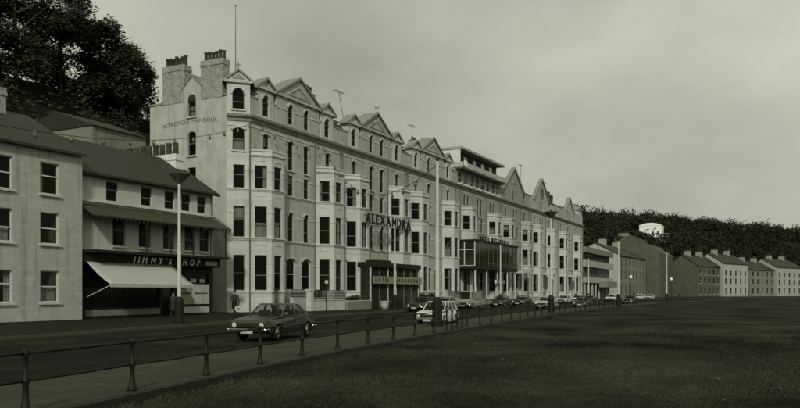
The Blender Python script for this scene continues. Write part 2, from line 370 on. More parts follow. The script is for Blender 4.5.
def window(parent, A, B, op, sash=None, curtain=0.4, bars=1, sill=True, depth=0.13, hood=False, trim=None, mullion=False, small=False):
    """sash window standing in an opening; local x along the wall, y inwards, z up"""
    sash = sash or M_SASH; trim = trim or M_TRIM
    Ln, d = dirn(A, B); s0, s1, za, zb = op[:4]; rise = op[4] if len(op) > 4 else 0
    W, H = s1 - s0, zb - za
    mid_ = rw.choice((.5, .5, .5, .5, .43, .58)) if bars == 1 else .5
    key = (round(W, 2), round(H, 2), round(rise, 2), bars, mullion, sash.name, round(depth, 2), mid_)
    if key not in CACHE:
        f = MB(); b = 0.055
        zt = H - rise
        f.box(0, b, depth, depth + .06, 0, zt); f.box(W - b, W, depth, depth + .06, 0, zt); f.box(b, W - b, depth, depth + .06, 0, b * 1.3)
        for k in range(bars):
            zz = (zt if rise > W * .3 else H) * (k + 1) / (bars + 1) * mid_ * 2
            f.box(b, W - b, depth - .02, depth + .05, zz - .035, zz + .035)
        if mullion: f.box(W / 2 - .03, W / 2 + .03, depth + .003, depth + .05, b, zt - b)
        if rise:
            oa = arc_pts(0, W, H, rise); ia = arc_pts(b, W - b, H - b, rise)
            for p, q, r_, s_ in zip(oa[:-1], oa[1:], ia[1:], ia[:-1]):
                f.hull8([(p[0], depth, p[1]), (q[0], depth, q[1]), (r_[0], depth, r_[1]), (s_[0], depth, s_[1])], [(p[0], depth + .06, p[1]), (q[0], depth + .06, q[1]), (r_[0], depth + .06, r_[1]), (s_[0], depth + .06, s_[1])])
        else: f.box(b, W - b, depth, depth + .06, H - b, H)
        p = MB()
        pts = [(.02, depth + .035, .02), (W - .02, depth + .035, .02)]
        if rise: pts += [(q[0], depth + .035, q[1]) for q in reversed(arc_pts(.02, W - .02, H - .02, rise))]
        else: pts += [(W - .02, depth + .035, H - .02), (.02, depth + .035, H - .02)]
        p.poly(pts)
        sl = MB(); sl.box(-.10, W + .10, -.14, .10, -.13, -.004)
        hd_ = MB()
        ap = arc_pts(-.16, W + .16, H + .17, max(rise + .03, .12)) ; ai = arc_pts(-.02, W + .02, H + .02, max(rise, .10))
        for a, c, e, h in zip(ap[:-1], ap[1:], ai[1:], ai[:-1]):
            hd_.hull8([(a[0], -.10, a[1]), (c[0], -.10, c[1]), (e[0], -.10, e[1]), (h[0], -.10, h[1])], [(a[0], .02, a[1]), (c[0], .02, c[1]), (e[0], .02, e[1]), (h[0], .02, h[1])])
        CACHE[key] = (f.mesh('window', sash), p.mesh('pane', M_PANE), sl.mesh('sill', trim), hd_.mesh('hood', trim))
    fm, pm, sm, hm = CACHE[key]
    o = link('window', fm, parent, Vector((A[0] + d.x * s0, A[1] + d.y * s0, za)) - wloc(parent), math.atan2(d.y, d.x))
    link('pane', pm, o)
    if sill: link('sill', sm, o)
    if hood: link('hood', hm, o)
    if curtain and rw.random() < curtain:
        kind = rw.choice('LRBBTHH'); ck = key[:3] + (kind,)
        if ck not in CACHE:
            c = MB(); yy = depth + .16
            def drape(a, b, z0, z1):
                n = max(3, int((b - a) / .07))
                for i in range(n):
                    x0, x1 = a + (b - a) * i / n, a + (b - a) * (i + 1) / n
                    y0, y1 = yy + (.04 if i % 2 else 0), yy + (0 if i % 2 else .04)
                    c.quad((x0, y0, z0), (x1, y1, z0), (x1, y1, z1), (x0, y0, z1))
            Ht = H - rise * .8
            if kind in 'LB': drape(.05, W * .30, .05, Ht)
            if kind in 'RB': drape(W * .70, W - .05, .05, Ht)
            if kind == 'T': drape(.05, W - .05, .05, H * .48)
            if kind == 'H': c.quad((.05, yy, H * .62), (W - .05, yy, H * .62), (W - .05, yy, Ht - .03), (.05, yy, Ht - .03))
            CACHE[ck] = c.mesh('curtain', M_CURT)
        link('curtain', CACHE[ck], o)
    return o
def sweep(mb, path, prof):
    """moulding: profile of (out, z) points swept along a plan polyline (left to right seen from outside), mitred"""
    n = len(path); rows = []
    for i, p in enumerate(path):
        p = Vector(p)
        d0 = (p - Vector(path[i - 1])).normalized() if i else None
        d1 = (Vector(path[i + 1]) - p).normalized() if i < n - 1 else None
        if d0 is None: d0 = d1
        if d1 is None: d1 = d0
        n0, n1 = Vector((d0.y, -d0.x)), Vector((d1.y, -d1.x)); m = (n0 + n1)
        m = m / max(m.dot(n0), 0.3)
        rows.append([(p.x + m.x * o, p.y + m.y * o, z) for o, z in prof])
    k = len(mb.v); q = len(prof)
    for r_ in rows: mb.v += r_
    for i in range(n - 1):
        for j in range(q):
            jj = (j + 1) % q; mb.f.append((k + i * q + j, k + i * q + jj, k + (i + 1) * q + jj, k + (i + 1) * q + j))
    mb.f.append(tuple(k + j for j in range(q))); mb.f.append(tuple(k + (n - 1) * q + j for j in reversed(range(q))))
    return mb
def band(out_, z0, z1, back=-0.04): return [(back, z0), (out_, z0), (out_, z1), (back, z1)]
def ledge(out_, z0, z1, back=-0.04): return [(back, z0), (out_ * .35, z0), (out_ * .55, z0 + (z1 - z0) * .45), (out_, z0 + (z1 - z0) * .6), (out_, z1), (back, z1 + .05)]

# floor levels shared by the terrace
ZG = (1.85, 4.90); Z1 = (6.42, 9.10); Z2 = (10.62, 12.62); Z3 = (13.0, 15.66); ZA = (17.25, 19.10)
ZCOR = (16.35, 16.90); ZATT = 18.50
BW_, BF, BD = 2.25, 0.95, 1.30          # bay: half width at the wall, half width of its front, projection

def bay_window(root, c, m, curtain=0.45, small=False):
    pts = [(c - BW_, 0), (c - BF, -BD), (c + BF, -BD), (c + BW_, 0)]
    mb = MB(); wins = []
    for k in range(3):
        A, B = pts[k], pts[k + 1]; Ln, d = dirn(A, B)
        hw = 0.52 if k != 1 else 0.56
        ops = [(Ln / 2 - hw, Ln / 2 + hw, z[0], z[1], 0) for z in (ZG, Z1, Z2)]
        wall(mb, A, B, 0, 13.95, ops, 0.24)
        wins += [(A, B, o) for o in ops]
    top = [(p[0], p[1] + .05, 13.80) for p in pts]; mb.poly(top)
    b = part('bay', mb, m, root)
    # cap and panels of the bay are sub-parts
    t = MB(); path = [(pts[0][0] - .05, .0), pts[1], pts[2], (pts[3][0] + .05, .0)]
    sweep(t, path, ledge(.12, 13.38, 13.54)); sweep(t, path, band(.05, 13.86, 14.02))
    part('parapet_cap', t, M_TRIM, b)
    pn = MB()
    for k in range(3):
        A, B = pts[k], pts[k + 1]; Ln, d = dirn(A, B); nr = Vector((d.y, -d.x))
        for z0, z1 in ((.75, 1.15), (5.72, 5.98), (9.92, 10.14), (12.98, 13.2)):
            def Q(s, o, z): v = Vector(A) + d * s + nr * o; return (v.x, v.y, z)
            a0, a1 = Ln / 2 - .5, Ln / 2 + .5
            pn = MB(); pn.hull8([Q(a0, -.02, z0), Q(a1, -.02, z0), Q(a1, .03, z0), Q(a0, .03, z0)], [Q(a0, -.02, z1), Q(a1, -.02, z1), Q(a1, .03, z1), Q(a0, .03, z1)]); part('panel', pn, M_TRIM, b)
    for A, B, o in wins: window(root, A, B, o, curtain=curtain, sill=False)
    return pts

def pediment(root, name, c, half, zb, za, y0, yback, m, roofm, fin=False, pan=True):
    """triangular gable top with raking cornices and a little roof running back"""
    mb = MB(); mb.prism([(c - half, zb), (c + half, zb), (c, za)], 'y', y0, y0 + .25)
    p = part(name, mb, m, root)
    r_ = MB(); ov = .22; th = .20; sl = (za - zb) / half
    for sgn in (-1, 1):
        e = c + sgn * (half + ov); ez = zb - ov * sl
        r_.hull8([(e, y0 - .22, ez), (c, y0 - .22, za), (c, yback, za), (e, yback, ez)], [(e, y0 - .22, ez + th), (c, y0 - .22, za + th), (c, yback, za + th), (e, yback, ez + th)])
    part('verge', r_, roofm, p)
    b_ = MB(); b_.box(c - half - .12, c + half + .12, y0 - .16, y0 + .02, zb - .10, zb + .12); part('base_moulding', b_, m, p)
    if pan and half > 2:
        q = MB(); k = .52
        c0 = zb + (za - zb) * .16
        i0 = [(c - half * k, c0), (c + half * k, c0), (c, c0 + (za - zb) * k)]
        i1 = [(c - half * k * .80, c0 + .12), (c + half * k * .80, c0 + .12), (c, c0 + (za - zb) * k - .20)]
        for a in range(3):
            b2 = (a + 1) % 3
            q.hull8([(i0[a][0], y0 - .08, i0[a][1]), (i0[b2][0], y0 - .08, i0[b2][1]), (i1[b2][0], y0 - .08, i1[b2][1]), (i1[a][0], y0 - .08, i1[a][1])],
                    [(i0[a][0], y0 + .02, i0[a][1]), (i0[b2][0], y0 + .02, i0[b2][1]), (i1[b2][0], y0 + .02, i1[b2][1]), (i1[a][0], y0 + .02, i1[a][1])])
        part('triangular_panel', q, m, p)
    if fin:
        f = MB(); f.lathe([(.16, 0), (.12, .25), (.05, .35), (.2, .5), (.26, .68), (.2, .86), (.04, .98), (.03, 1.3)], (c, y0, za + th - .05), 10); part('finial', f, M_TRIM, p, True)
    return p
def dormer(root, c, m, half=1.12, zt=19.62, apex=20.5, y0=0.03, wd=.46, roofm=None):
    A, B = (c - half, y0), (c + half, y0)
    op = (half - wd, half + wd, ZA[0], ZA[1], wd)
    mb = MB(); wall(mb, A, B, ZCOR[1] - .02, zt, [op], .22)
    for x in (c - half, c + half): mb.quad((x, y0, ZCOR[1]), (x, 3.0, ZCOR[1]), (x, 3.0, zt), (x, y0, zt))
    d_ = part('dormer', mb, m, root)
    pediment(root, 'pediment', c, half + .18, zt, apex, y0 - .06, .95, m, roofm or M_TRIMD)
    im = MB(); ap = arc_pts(half - wd - .18, half + wd + .18, ZA[1] + .18, wd + .18); ai = arc_pts(half - wd - .01, half + wd + .01, ZA[1] + .01, wd)
    for a, c_, e, h in zip(ap[:-1], ap[1:], ai[1:], ai[:-1]):
        X = A[0]; im.hull8([(X + a[0], y0 - .07, a[1]), (X + c_[0], y0 - .07, c_[1]), (X + e[0], y0 - .07, e[1]), (X + h[0], y0 - .07, h[1])], [(X + a[0], y0 + .02, a[1]), (X + c_[0], y0 + .02, c_[1]), (X + e[0], y0 + .02, e[1]), (X + h[0], y0 + .02, h[1])])
    part('arch_moulding', im, m, d_)
    window(root, A, B, op, curtain=.3, sill=False)
def stack(root, x0, x1, y0, y1, z0, z1, npots, m, along='y', ph=.85):
    mb = MB(); mb.box(x0, x1, y0, y1, z0, z1 - .5); mb.box(x0 - .06, x1 + .06, y0 - .06, y1 + .06, z1 - .5, z1 - .28); mb.box(x0 - .03, x1 + .03, y0 - .03, y1 + .03, z1 - .279, z1)
    s = part('chimney', mb, m, root)
    rr = random.Random(int(x0 * 7 + y0 * 3))
    for i in range(npots):
        t = (i + .5) / npots
        c = ((x0 + x1) / 2, y0 + (y1 - y0) * t, z1) if along == 'y' else (x0 + (x1 - x0) * t, (y0 + y1) / 2, z1)
        h = ph * rr.uniform(.85, 1.12)
        p = MB(); p.lathe([(.17, -.02), (.15, h * .3), (.135, h * .8), (.18, h * .84), (.17, h), (.12, h), (.11, h * .6)], c, 9)
        part('chimney_pot', p, M_POT, s, True)
    return s
def roof_main(root, x0, x1, m=None, yb=10.2):
    mb = MB(); mb.prism([(.12, 18.35), (.12, 18.52), (2.1, 20.15), (5.6, 20.7), (yb + .2, 18.4), (yb + .2, 18.2), (5.6, 18.2)], 'x', x0, x1)
    return part('roof', mb, m or M_SLATE, root)
def house_shell(root, x0, x1, m, yb=10.2, zt=18.4):
    mb = MB(); mb.quad((x0, yb, 0), (x1, yb, 0), (x1, yb, zt), (x0, yb, zt))
    mb.quad((x1, 0.02, 0), (x1, yb, 0), (x1, yb, zt), (x1, .02, zt))
    mb.quad((x0, 0.3, .05), (x1, .3, .05), (x1, yb, .05), (x0, yb, .05))
    for z in (5.45, 9.75, 12.85, 16.4): mb.quad((x0 + .02, .35, z), (x1 - .02, .35, z), (x1 - .02, yb, z), (x0 + .02, yb, z))
    part('back_wall', mb, m, root)

def terrace_house(name, label, x0, x1, wm, bays, center, attic, gable, first=False, dormers=(), cols3=None, fin=False, ground=True, bm=None, cat='house', curtain=.45, chim=True, skip_bays=False):
    root = thing(name, label, cat, (x0, 0, 0))
    bm = bm or M_STUCCO
    ops = []; wins = []
    def add(c, wd, z, rise=0, **kw):
        o = (c - wd / 2 - x0, c + wd / 2 - x0, z[0], z[1], rise); ops.append(o); wins.append((o, kw))
    for c in bays: ops.append((c - BW_ + .1 - x0, c + BW_ - .1 - x0, .1, 12.8, 0))
    for c in center:
        if ground: add(c, 1.45, (1.9, 4.85), .32, bars=1, hood=True, sash=M_SASHW, sill=False, curtain=.2)
        add(c, .88, Z1, .40, hood=True); add(c, .85, (Z2[0], Z2[1] - .1), 0); 
    for c, wd in (cols3 or [(c, .85) for c in list(bays) + list(center)]): add(c, wd, Z3 if c not in bays else (13.0, Z3[1]), .16 if not cols3 else .38, hood=not cols3, curtain=.15)
    nb = [o for o in ops]
    mb = MB(); wall(mb, (x0, 0), (x1, 0), 0, ZCOR[0] + .02, nb, .22)
    front = part('wall', mb, wm, root)
    for o, kw in wins: window(root, (x0, 0), (x1, 0), o, **kw)
    house_shell(root, x0, x1, wm)
    # mouldings that follow the wall and the bays
    low = [(x0 - (0 if not first else 0), 0)]
    for c in sorted(bays): low += [(c - BW_, 0), (c - BF, -BD), (c + BF, -BD), (c + BW_, 0)]
    low.append((x1, 0))
    if first: low = [(50.1, 1.4)] + low[2:]
    hi = [(x0, 0), (x1, 0)] if not first else [(50.1, 1.4), (51.5, 0), (x1, 0)]
    s1 = MB(); sweep(s1, low, ledge(.14, 6.16, 6.40)); part('string_course', s1, M_TRIM, root)
    s2 = MB(); sweep(s2, low, ledge(.12, 10.36, 10.60)); part('string_course', s2, M_TRIM, root)
    s3 = MB(); sweep(s3, low, ledge(.10, 1.62, 1.82)); part('plinth_course', s3, M_TRIM, root)
    for z in (4.12, 8.52, 12.12):
        for (p, q) in zip(low[:-1], low[1:]):
            Ln, d = dirn(p, q)
            cuts = []
            if abs(p[1] - q[1]) > .01 or abs(p[1] + BD) < .01:
                if Ln < 2.5: hw = .52 if abs(p[1] - q[1]) > .01 else .56; cuts = [(Ln / 2 - hw, Ln / 2 + hw)]
                else: cuts = [(.62, 1.55), (1.98 + .92 - .52, 1.98 + .92 + .52)]
            else:
                for o, kw in wins:
                    if o[2] - .2 < z < o[3] + .3: cuts.append((x0 + o[0] - p[0], x0 + o[1] - p[0]))
            s = 0; cuts = sorted([c for c in cuts if c[1] > 0 and c[0] < Ln])
            for c0, c1 in cuts + [(Ln, Ln)]:
                if c0 - s > .08: part('impost_band', sweep(MB(), [(p[0] + d.x * (s + .02), p[1] + d.y * (s + .02)), (p[0] + d.x * (c0 - .02), p[1] + d.y * (c0 - .02))], band(.035, z, z + .2)), M_TRIM, root)
                s = max(s, c1)
    c1 = MB(); sweep(c1, hi, [(-.05, ZCOR[0]), (.10, ZCOR[0]), (.14, ZCOR[0] + .2), (.36, ZCOR[0] + .34), (.40, ZCOR[1] - .04), (.40, ZCOR[1]), (-.05, ZCOR[1] + .06)]); part('cornice', c1, M_TRIMD, root)
    c2 = MB(); sweep(c2, hi, band(.05, 15.92, 16.02)); part('frieze_band', c2, M_TRIM, root)
    for c in bays:
        bay_window(root, c, bm, curtain)
        if not (first and c == bays[0]): part('drainpipe', MB().tube([(c - BW_ - .16, -.09, .1), (c - BW_ - .16, -.09, 16.3)], .055, 6), M_SASH, root)
    if first: part('drainpipe', MB().tube([(51.40, -.05, .1), (51.40, -.05, 16.3)], .06, 6), M_SASH, root)
    # attic
    if attic:
        gx0, gx1 = gable[0] - 3.45, gable[0] + 3.45
        edges = [x0 if not first else 51.5] + sum([[d_ - 1.12, d_ + 1.12] for d_ in dormers if d_ < gable[0]], []) + [gx0, gx1] + sum([[d_ - 1.12, d_ + 1.12] for d_ in dormers if d_ > gable[0]], []) + [x1]
        for a, b in zip(edges[0::2], edges[1::2]):
            if b - a > .05:
                mb = MB(); mb.box(a, b, .06, .3, ZCOR[1] - .02, ZATT); aw_ = part('attic_wall', mb, wm, root)
                mb = MB(); mb.box(a, b, .0, .32, ZATT + .001, ZATT + .14); part('coping', mb, M_TRIMD, aw_)
        gw = MB(); go = [(3.45 + k * gable[1] - .40, 3.45 + k * gable[1] + .40, ZA[0], ZA[1], .40) for k in (-1, 1)]
        wall(gw, (gx0, .0), (gx1, .0), ZCOR[1] - .02, 19.62, go, .22)
        for x in (gx0, gx1): gw.quad((x, 0, ZCOR[1]), (x, 2.5, ZCOR[1]), (x, 2.5, 19.6), (x, 0, 19.6))
        part('gable', gw, wm, root)
        for o in go: window(root, (gx0, 0), (gx1, 0), o, curtain=.3, sill=False, hood=True)
        pediment(root, 'gable_pediment', gable[0], 3.65, 19.65, 21.75, -.05, 1.7, wm, M_TRIMD, fin=fin)
        for d_ in dormers: dormer(root, d_, M_TRIM)
        for a, b in ((gx0, gx0 + 1.7), (gx0 + 2.75, gx1 - 2.75), (gx1 - 1.7, gx1)): part('attic_band', sweep(MB(), [(a, 0), (b, 0)], band(.05, 18.42, 18.56)), M_TRIM, root)
    pipe = MB(); pipe.tube([(x1 - .25, -.10, .1), (x1 - .25, -.10, 16.3)], .06, 6); pipe.box(x1 - .4, x1 - .1, -.2, 0, 16.0, 16.3); part('drainpipe', pipe, M_SASH, root)
    return root

def letters(text, size, m, root, place, extr=.04, spacing=1.0, name='letter', shear=0.0, bold=.0):
    """each letter a mesh of its own; place(dx) gives location, rotation for a letter starting dx along the line"""
    cu = bpy.data.curves.new('t', 'FONT'); cu.size = size; cu.extrude = extr; cu.shear = shear; cu.offset = bold
    dg = None; x = 0; outs = []
    for ch in text:
        if ch == ' ': x += size * .42 * spacing; continue
        cu.body = ch; to = bpy.data.objects.new('t', cu); COL.objects.link(to)
        bpy.context.view_layer.update(); dg = bpy.context.evaluated_depsgraph_get()
        me = bpy.data.meshes.new_from_object(to.evaluated_get(dg)); bpy.data.objects.remove(to)
        xs = [v.co.x for v in me.vertices]; x0, x1 = min(xs), max(xs)
        for v in me.vertices: v.co.x -= x0
        me.materials.clear(); me.materials.append(m)
        o = bpy.data.objects.new(name, me); COL.objects.link(o); o.parent = root; outs.append((o, x)); x += (x1 - x0) + size * .13 * spacing
    total = x
    for o, dx in outs:
        loc, rot = place(dx, total); o.location = Vector(loc) - wloc(root); o.rotation_euler = rot
    return total
FRONT = (R(90), 0, 0); SIDE = (R(90), 0, R(-90))

# ------------------------------------------------------------------ houses 1-3: the pale Victorian terrace
XA, XB, XC, XD = 51.5, 66.37, 81.62, 96.87
H1 = terrace_house('corner_terrace_house', 'tall pale corner house of the terrace with chimneyed gable wall and painted wall lettering', XA, XB, M_BRICK, [53.75, 63.85], [57.48, 60.02], True, (58.75, 1.29), True, dormers=(53.75, 63.75))
H2 = terrace_house('terrace_house', 'tall pale middle house of the terrace with ball finial and rooftop-height letter sign', XB, XC, M_BRICK_B, [69.0, 79.0], [72.8, 75.25], True, (74.0, 1.25), dormers=(69.0, 79.0), fin=True)
H3 = terrace_house('terrace_house', 'tall pale terrace house next to the hotel with flat-roofed penthouse', XC, XD, M_BRICK_C, [84.25, 94.25], [88.0, 90.5], True, (89.25, 1.25), dormers=(84.25, 94.25))
# splayed corner, gable wall and stacks of the corner house
CA, CB = (50.1, 1.4), (51.5, 0.0)
cops = [(.56, 1.50, z[0], z[1], 0) for z in (ZG, Z1, Z2)] + [(.50, 1.52, 13.85, 15.75, .18), (.48, 1.50, 17.35, 19.15, .51)]
mb = MB(); wall(mb, CA, CB, 0, 19.75, cops, .24); part('splayed_corner', mb, M_STUCCO, H1)
for i, o in enumerate(cops): window(H1, CA, CB, o, curtain=.5, sill=i > 2, hood=i == 3)
pd = MB(); cm = Vector((50.8, .7)); dd = Vector((1, -1)).normalized(); nn = Vector((-1, -1)).normalized()
def cpt(s, o, z): v = cm + dd * s + nn * o; return (v.x, v.y, z)
pd.hull8([cpt(-1.15, .08, 19.7), cpt(1.15, .08, 19.7), cpt(0, .08, 20.6)], [cpt(-1.15, -2.2, 19.7), cpt(1.15, -2.2, 19.7), cpt(0, -2.2, 20.6)]); cpd = part('corner_pediment', pd, M_TRIM, H1)
pr = MB()
for sg in (-1, 1):
    pr.hull8([cpt(sg * 1.35, .25, 19.55), cpt(0, .25, 20.6), cpt(0, -2.2, 20.6), cpt(sg * 1.35, -2.2, 19.55)], [cpt(sg * 1.35, .25, 19.73), cpt(0, .25, 20.8), cpt(0, -2.2, 20.8), cpt(sg * 1.35, -2.2, 19.73)])
part('verge', pr, M_TRIMD, cpd)
pm_ = MB(); pm_.hull8([cpt(-1.2, .02, 19.58), cpt(1.2, .02, 19.58), cpt(1.2, .22, 19.58), cpt(-1.2, .22, 19.58)], [cpt(-1.2, .02, 19.78), cpt(1.2, .02, 19.78), cpt(1.2, .26, 19.78), cpt(-1.2, .26, 19.78)]); part('base_moulding', pm_, M_TRIM, cpd)
pm_ = MB(); pm_.hull8([cpt(-.55, .08, 19.92), cpt(.55, .08, 19.92), cpt(0, .08, 20.36)], [cpt(-.55, .13, 19.92), cpt(.55, .13, 19.92), cpt(0, .13, 20.36)]); part('triangular_panel', pm_, M_TRIMD, cpd)
ar = MB(); ap = arc_pts(.48 - .17, 1.50 + .17, 19.15 + .17, .51 + .17); ai = arc_pts(.48, 1.50, 19.16, .51)
for a, c_, e, h in zip(ap[:-1], ap[1:], ai[1:], ai[:-1]): ar.hull8([cpt(p[0] - .99, -.01, p[1]) for p in (a, c_, e, h)], [cpt(p[0] - .99, .07, p[1]) for p in (a, c_, e, h)])
part('arch_moulding', ar, M_TRIM, H1)
for sgn in (-1, 1):
    ar = MB(); b0 = [(sgn * .99 - sgn * .26, 0), (sgn * .99 + .0, 0)]; ar.hull8([cpt(b0[0][0], -.01, 16.95), cpt(b0[1][0], -.01, 16.95), cpt(b0[1][0], .06, 16.95), cpt(b0[0][0], .06, 16.95)], [cpt(b0[0][0], -.01, 18.6), cpt(b0[1][0], -.01, 18.6), cpt(b0[1][0], .06, 18.6), cpt(b0[0][0], .06, 18.6)]); part('pilaster', ar, M_TRIM, H1)
fi = MB(); fi.tube([cpt(0, .1, 20.7), cpt(0, .1, 21.35)], .05); fi.tube([cpt(-.25, .1, 21.1), cpt(.25, .1, 21.1)], .045); part('finial', fi, M_TRIMD, cpd)
GB, GF = (50.1, 10.2), (50.1, 1.4)
sy = lambda y: 10.2 - y
gops = [(sy(5.72), sy(4.80), 17.05, 19.0, .46), (sy(5.72), sy(4.80), 13.65, 15.75, .25), (sy(5.72), sy(4.80), 10.5, 12.6, 0)]
mb = MB(); wall(mb, GB, GF, 0, 18.45, [gops[1], gops[2], (gops[0][0], gops[0][1], 17.05, 18.451, 0)], .2)
wall(mb, (50.1, 6.16), (50.1, 4.2), 18.45, 19.62, [(6.16 - 5.72, 6.16 - 4.80, 18.449, 19.0, .46)], .2)
mb.poly([(50.1, 6.3, 19.62), (50.1, 4.06, 19.62), (50.1, 5.2, 20.6)])
part('gable_wall', mb, M_RENDER, H1)
for o in gops: window(H1, GB, GF, o, curtain=.2, sill=True)
gl = MB()
for y1_ in (6.35, 4.0): gl.hull8([(49.98, y1_, 19.5), (49.98, 5.2, 20.6), (53, 5.2, 20.6), (53, y1_, 19.5)], [(49.98, y1_, 19.64), (49.98, 5.2, 20.75), (53, 5.2, 20.75), (53, y1_, 19.64)])
part('gablet_roof', gl, M_TRIMD, H1)
cp = MB(); cp.box(50.0, 50.5, 8.6, 10.35, 18.45, 18.6); cp.box(50.0, 50.5, 1.3, 1.85, 18.45, 18.6); part('coping', cp, M_TRIMD, H1)
stack(H1, 50.06, 51.0, 6.16, 8.65, 18.4, 21.75, 7, M_STACK)
stack(H1, 50.05, 50.95, 1.80, 4.2, 18.4, 21.7, 6, M_STACK)
for Hh, a, b in ((H1, 50.15, XB), (H2, XB, XC), (H3, XC, XD)): roof_main(Hh, max(a, 51.6) + .003, b)
q = MB(); q.hull8([(50.16, 1.6, 18.3), (51.62, 1.6, 18.3), (51.62, 10.3, 18.3), (50.16, 10.3, 18.3)], [(50.16, 2.6, 19.3), (51.62, 2.2, 20.1), (51.62, 5.6, 20.65), (50.16, 5.6, 19.6)]); part('hipped_roof_end', q, M_SLATE, H1)
stack(H1, 64.9, 66.6, 3.4, 4.3, 19.8, 22.6, 5, M_POT, 'x')
stack(H2, 80.6, 82.6, 3.4, 4.3, 19.8, 21.3, 6, M_STACK, 'x', .7)
stack(H3, 92.2, 93.6, 4.2, 5.0, 20.0, 22.6, 2, M_POT, 'x', .5)
sg = thing('painted_wall_sign', 'faded dark lettering METROPOLE MANSIONS painted across the gable wall', 'lettering', (50.08, 5, 16))
letters('METROPOLE MANSIONS.', .52, M_PAINTTXT, sg, lambda dx, T: ((50.085, 8.75 - dx * 6.5 / T, 16.28 + .20 * math.sin(math.pi * dx / T)), SIDE), .004, bold=.0)

# ------------------------------------------------------------------ hotel with penthouse and glazed sun lounge
x0, x1 = XD, 115.3
cols3 = [(c + s, .82) for c in (100.9, 106.2, 111.6) for s in (-.66, .66)]
HM = terrace_house('modernised_hotel', 'hotel with flat-roofed balconied penthouse and dark glazed sun lounge on posts', x0, x1, M_BRICK3, [100.9, 111.6], [105.3, 107.1], False, None, cols3=cols3, cat='hotel', bm=mat('hotel_bay_paint', 0.46, .75, .18, 1.1, .2, 8, streak=.3), curtain=.6)
mb = MB(); aops = [(1.0 + 2.28 * i, 2.6 + 2.28 * i, 17.15, 18.75, 0) for i in range(7)] + [(x1 - x0 - 1.5, x1 - x0 - .5, 17.15, 18.75, 0)]
wall(mb, (x0, .1), (x1, .1), 16.88, 19.0, aops, .2); mb.quad((x0, .1, 16.9), (x0, 9, 16.9), (x0, 9, 22), (x0, .1, 19))
part('attic_storey', mb, mat('attic_render', .36, .85, .2, .7, streak=.3), HM)
for o in aops: window(HM, (x0, .1), (x1, .1), o, curtain=.8, mullion=True, sash=M_SASHW)
wl = MB()
for o in aops: wl.box(x0 + o[0] - .15, x0 + o[1] + .15, -.28, .06, 16.98, 17.10)
part('white_window_ledge', wl, M_WHITEW, HM)
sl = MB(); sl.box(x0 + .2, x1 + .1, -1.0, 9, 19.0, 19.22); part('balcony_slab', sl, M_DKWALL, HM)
bp = MB(); bp.box(x0 + .2, x1 + .1, -1.05, -.93, 19.221, 19.95); bp.box(x0 + .2, x0 + .32, -.93, .5, 19.221, 19.95); part('balcony_parapet', bp, mat('parapet_render', .42, .85, .2, .7, streak=.3), HM)
pw = MB(); pops = [(1.3 + 3.4 * i, 3.6 + 3.4 * i, 19.5, 21.45, 0) for i in range(5)]
wall(pw, (x0 + .5, .6), (x1, .6), 19.22, 21.8, pops, .2); pw.quad((x1, .6, 19.2), (x1, 9, 19.2), (x1, 9, 21.8), (x1, .6, 21.8)); pw.quad((x0 + .5, 9, 19.2), (x1, 9, 19.2), (x1, 9, 21.8), (x0 + .5, 9, 21.8))
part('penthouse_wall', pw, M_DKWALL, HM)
for o in pops: window(HM, (x0 + .5, .6), (x1, .6), o, curtain=.5, mullion=True, sash=M_SASHW, sill=False)
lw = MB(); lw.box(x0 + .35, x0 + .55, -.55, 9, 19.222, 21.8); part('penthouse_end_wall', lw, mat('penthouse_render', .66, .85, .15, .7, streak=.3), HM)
for i in range(1, 5):
    q = MB(); q.box(x0 + .2 + 3.5 * i, x0 + 1.15 + 3.5 * i, .2, .32, 19.222, 21.2); part('white_balcony_screen', q, M_WHITEW, HM)
q = MB(); q.box(x0 + .6, x0 + 1.75, -1.09, -1.055, 19.45, 20.15); part('white_balcony_screen', q, M_WHITEW, HM)
rf = MB(); rf.box(x0 + .2, x1 + .15, -.8, 9.2, 21.801, 22.1); part('flat_roof', rf, M_CONC, HM)
# sun lounge
VL = (96.5, 114.9, -3.0, 5.35, 8.75)
lg = thing('sun_lounge', 'dark glazed first-floor sun lounge raised on slim posts along the hotel front', 'veranda', (VL[0], VL[2], 0))
q = MB(); q.box(VL[0] - .1, VL[1] + .1, VL[2] - .12, -.15, VL[3] - .42, VL[3]); part('floor_slab', q, M_DARK, lg)
q = MB(); q.box(VL[0] - .15, VL[1] + .15, VL[2] - .2, -.15, VL[4], VL[4] + .25); part('lounge_roof', q, M_DARK, lg)
nP = 10; dx = (VL[1] - VL[0]) / nP
for i in range(nP):
    q = MB(); q.quad((VL[0] + dx * i + .03, VL[2], VL[3]), (VL[0] + dx * (i + 1) - .03, VL[2], VL[3]), (VL[0] + dx * (i + 1) - .03, VL[2], VL[4]), (VL[0] + dx * i + .03, VL[2], VL[4])); part('pane', q, M_LGLASS, lg)
for i in range(nP + 1):
    q = MB(); xx = VL[0] + dx * i; q.box(xx - .03, xx + .03, VL[2] - .03, VL[2] + .05, VL[3], VL[4]); part('mullion', q, M_SASH, lg)
q = MB(); q.box(VL[0], VL[1], VL[2] - .035, VL[2] + .04, VL[4] - .75, VL[4] - .69); q.box(VL[0], VL[1], VL[2] - .035, VL[2] + .04, VL[3] + .45, VL[3] + .50); part('transom', q, M_SASH, lg)
for a, b in ((-3.0, -1.5), (-1.5, -.1)):
    q = MB(); q.quad((VL[0], a, VL[3]), (VL[0], b, VL[3]), (VL[0], b, VL[4]), (VL[0], a, VL[4])); part('pane', q, M_LGLASS, lg)
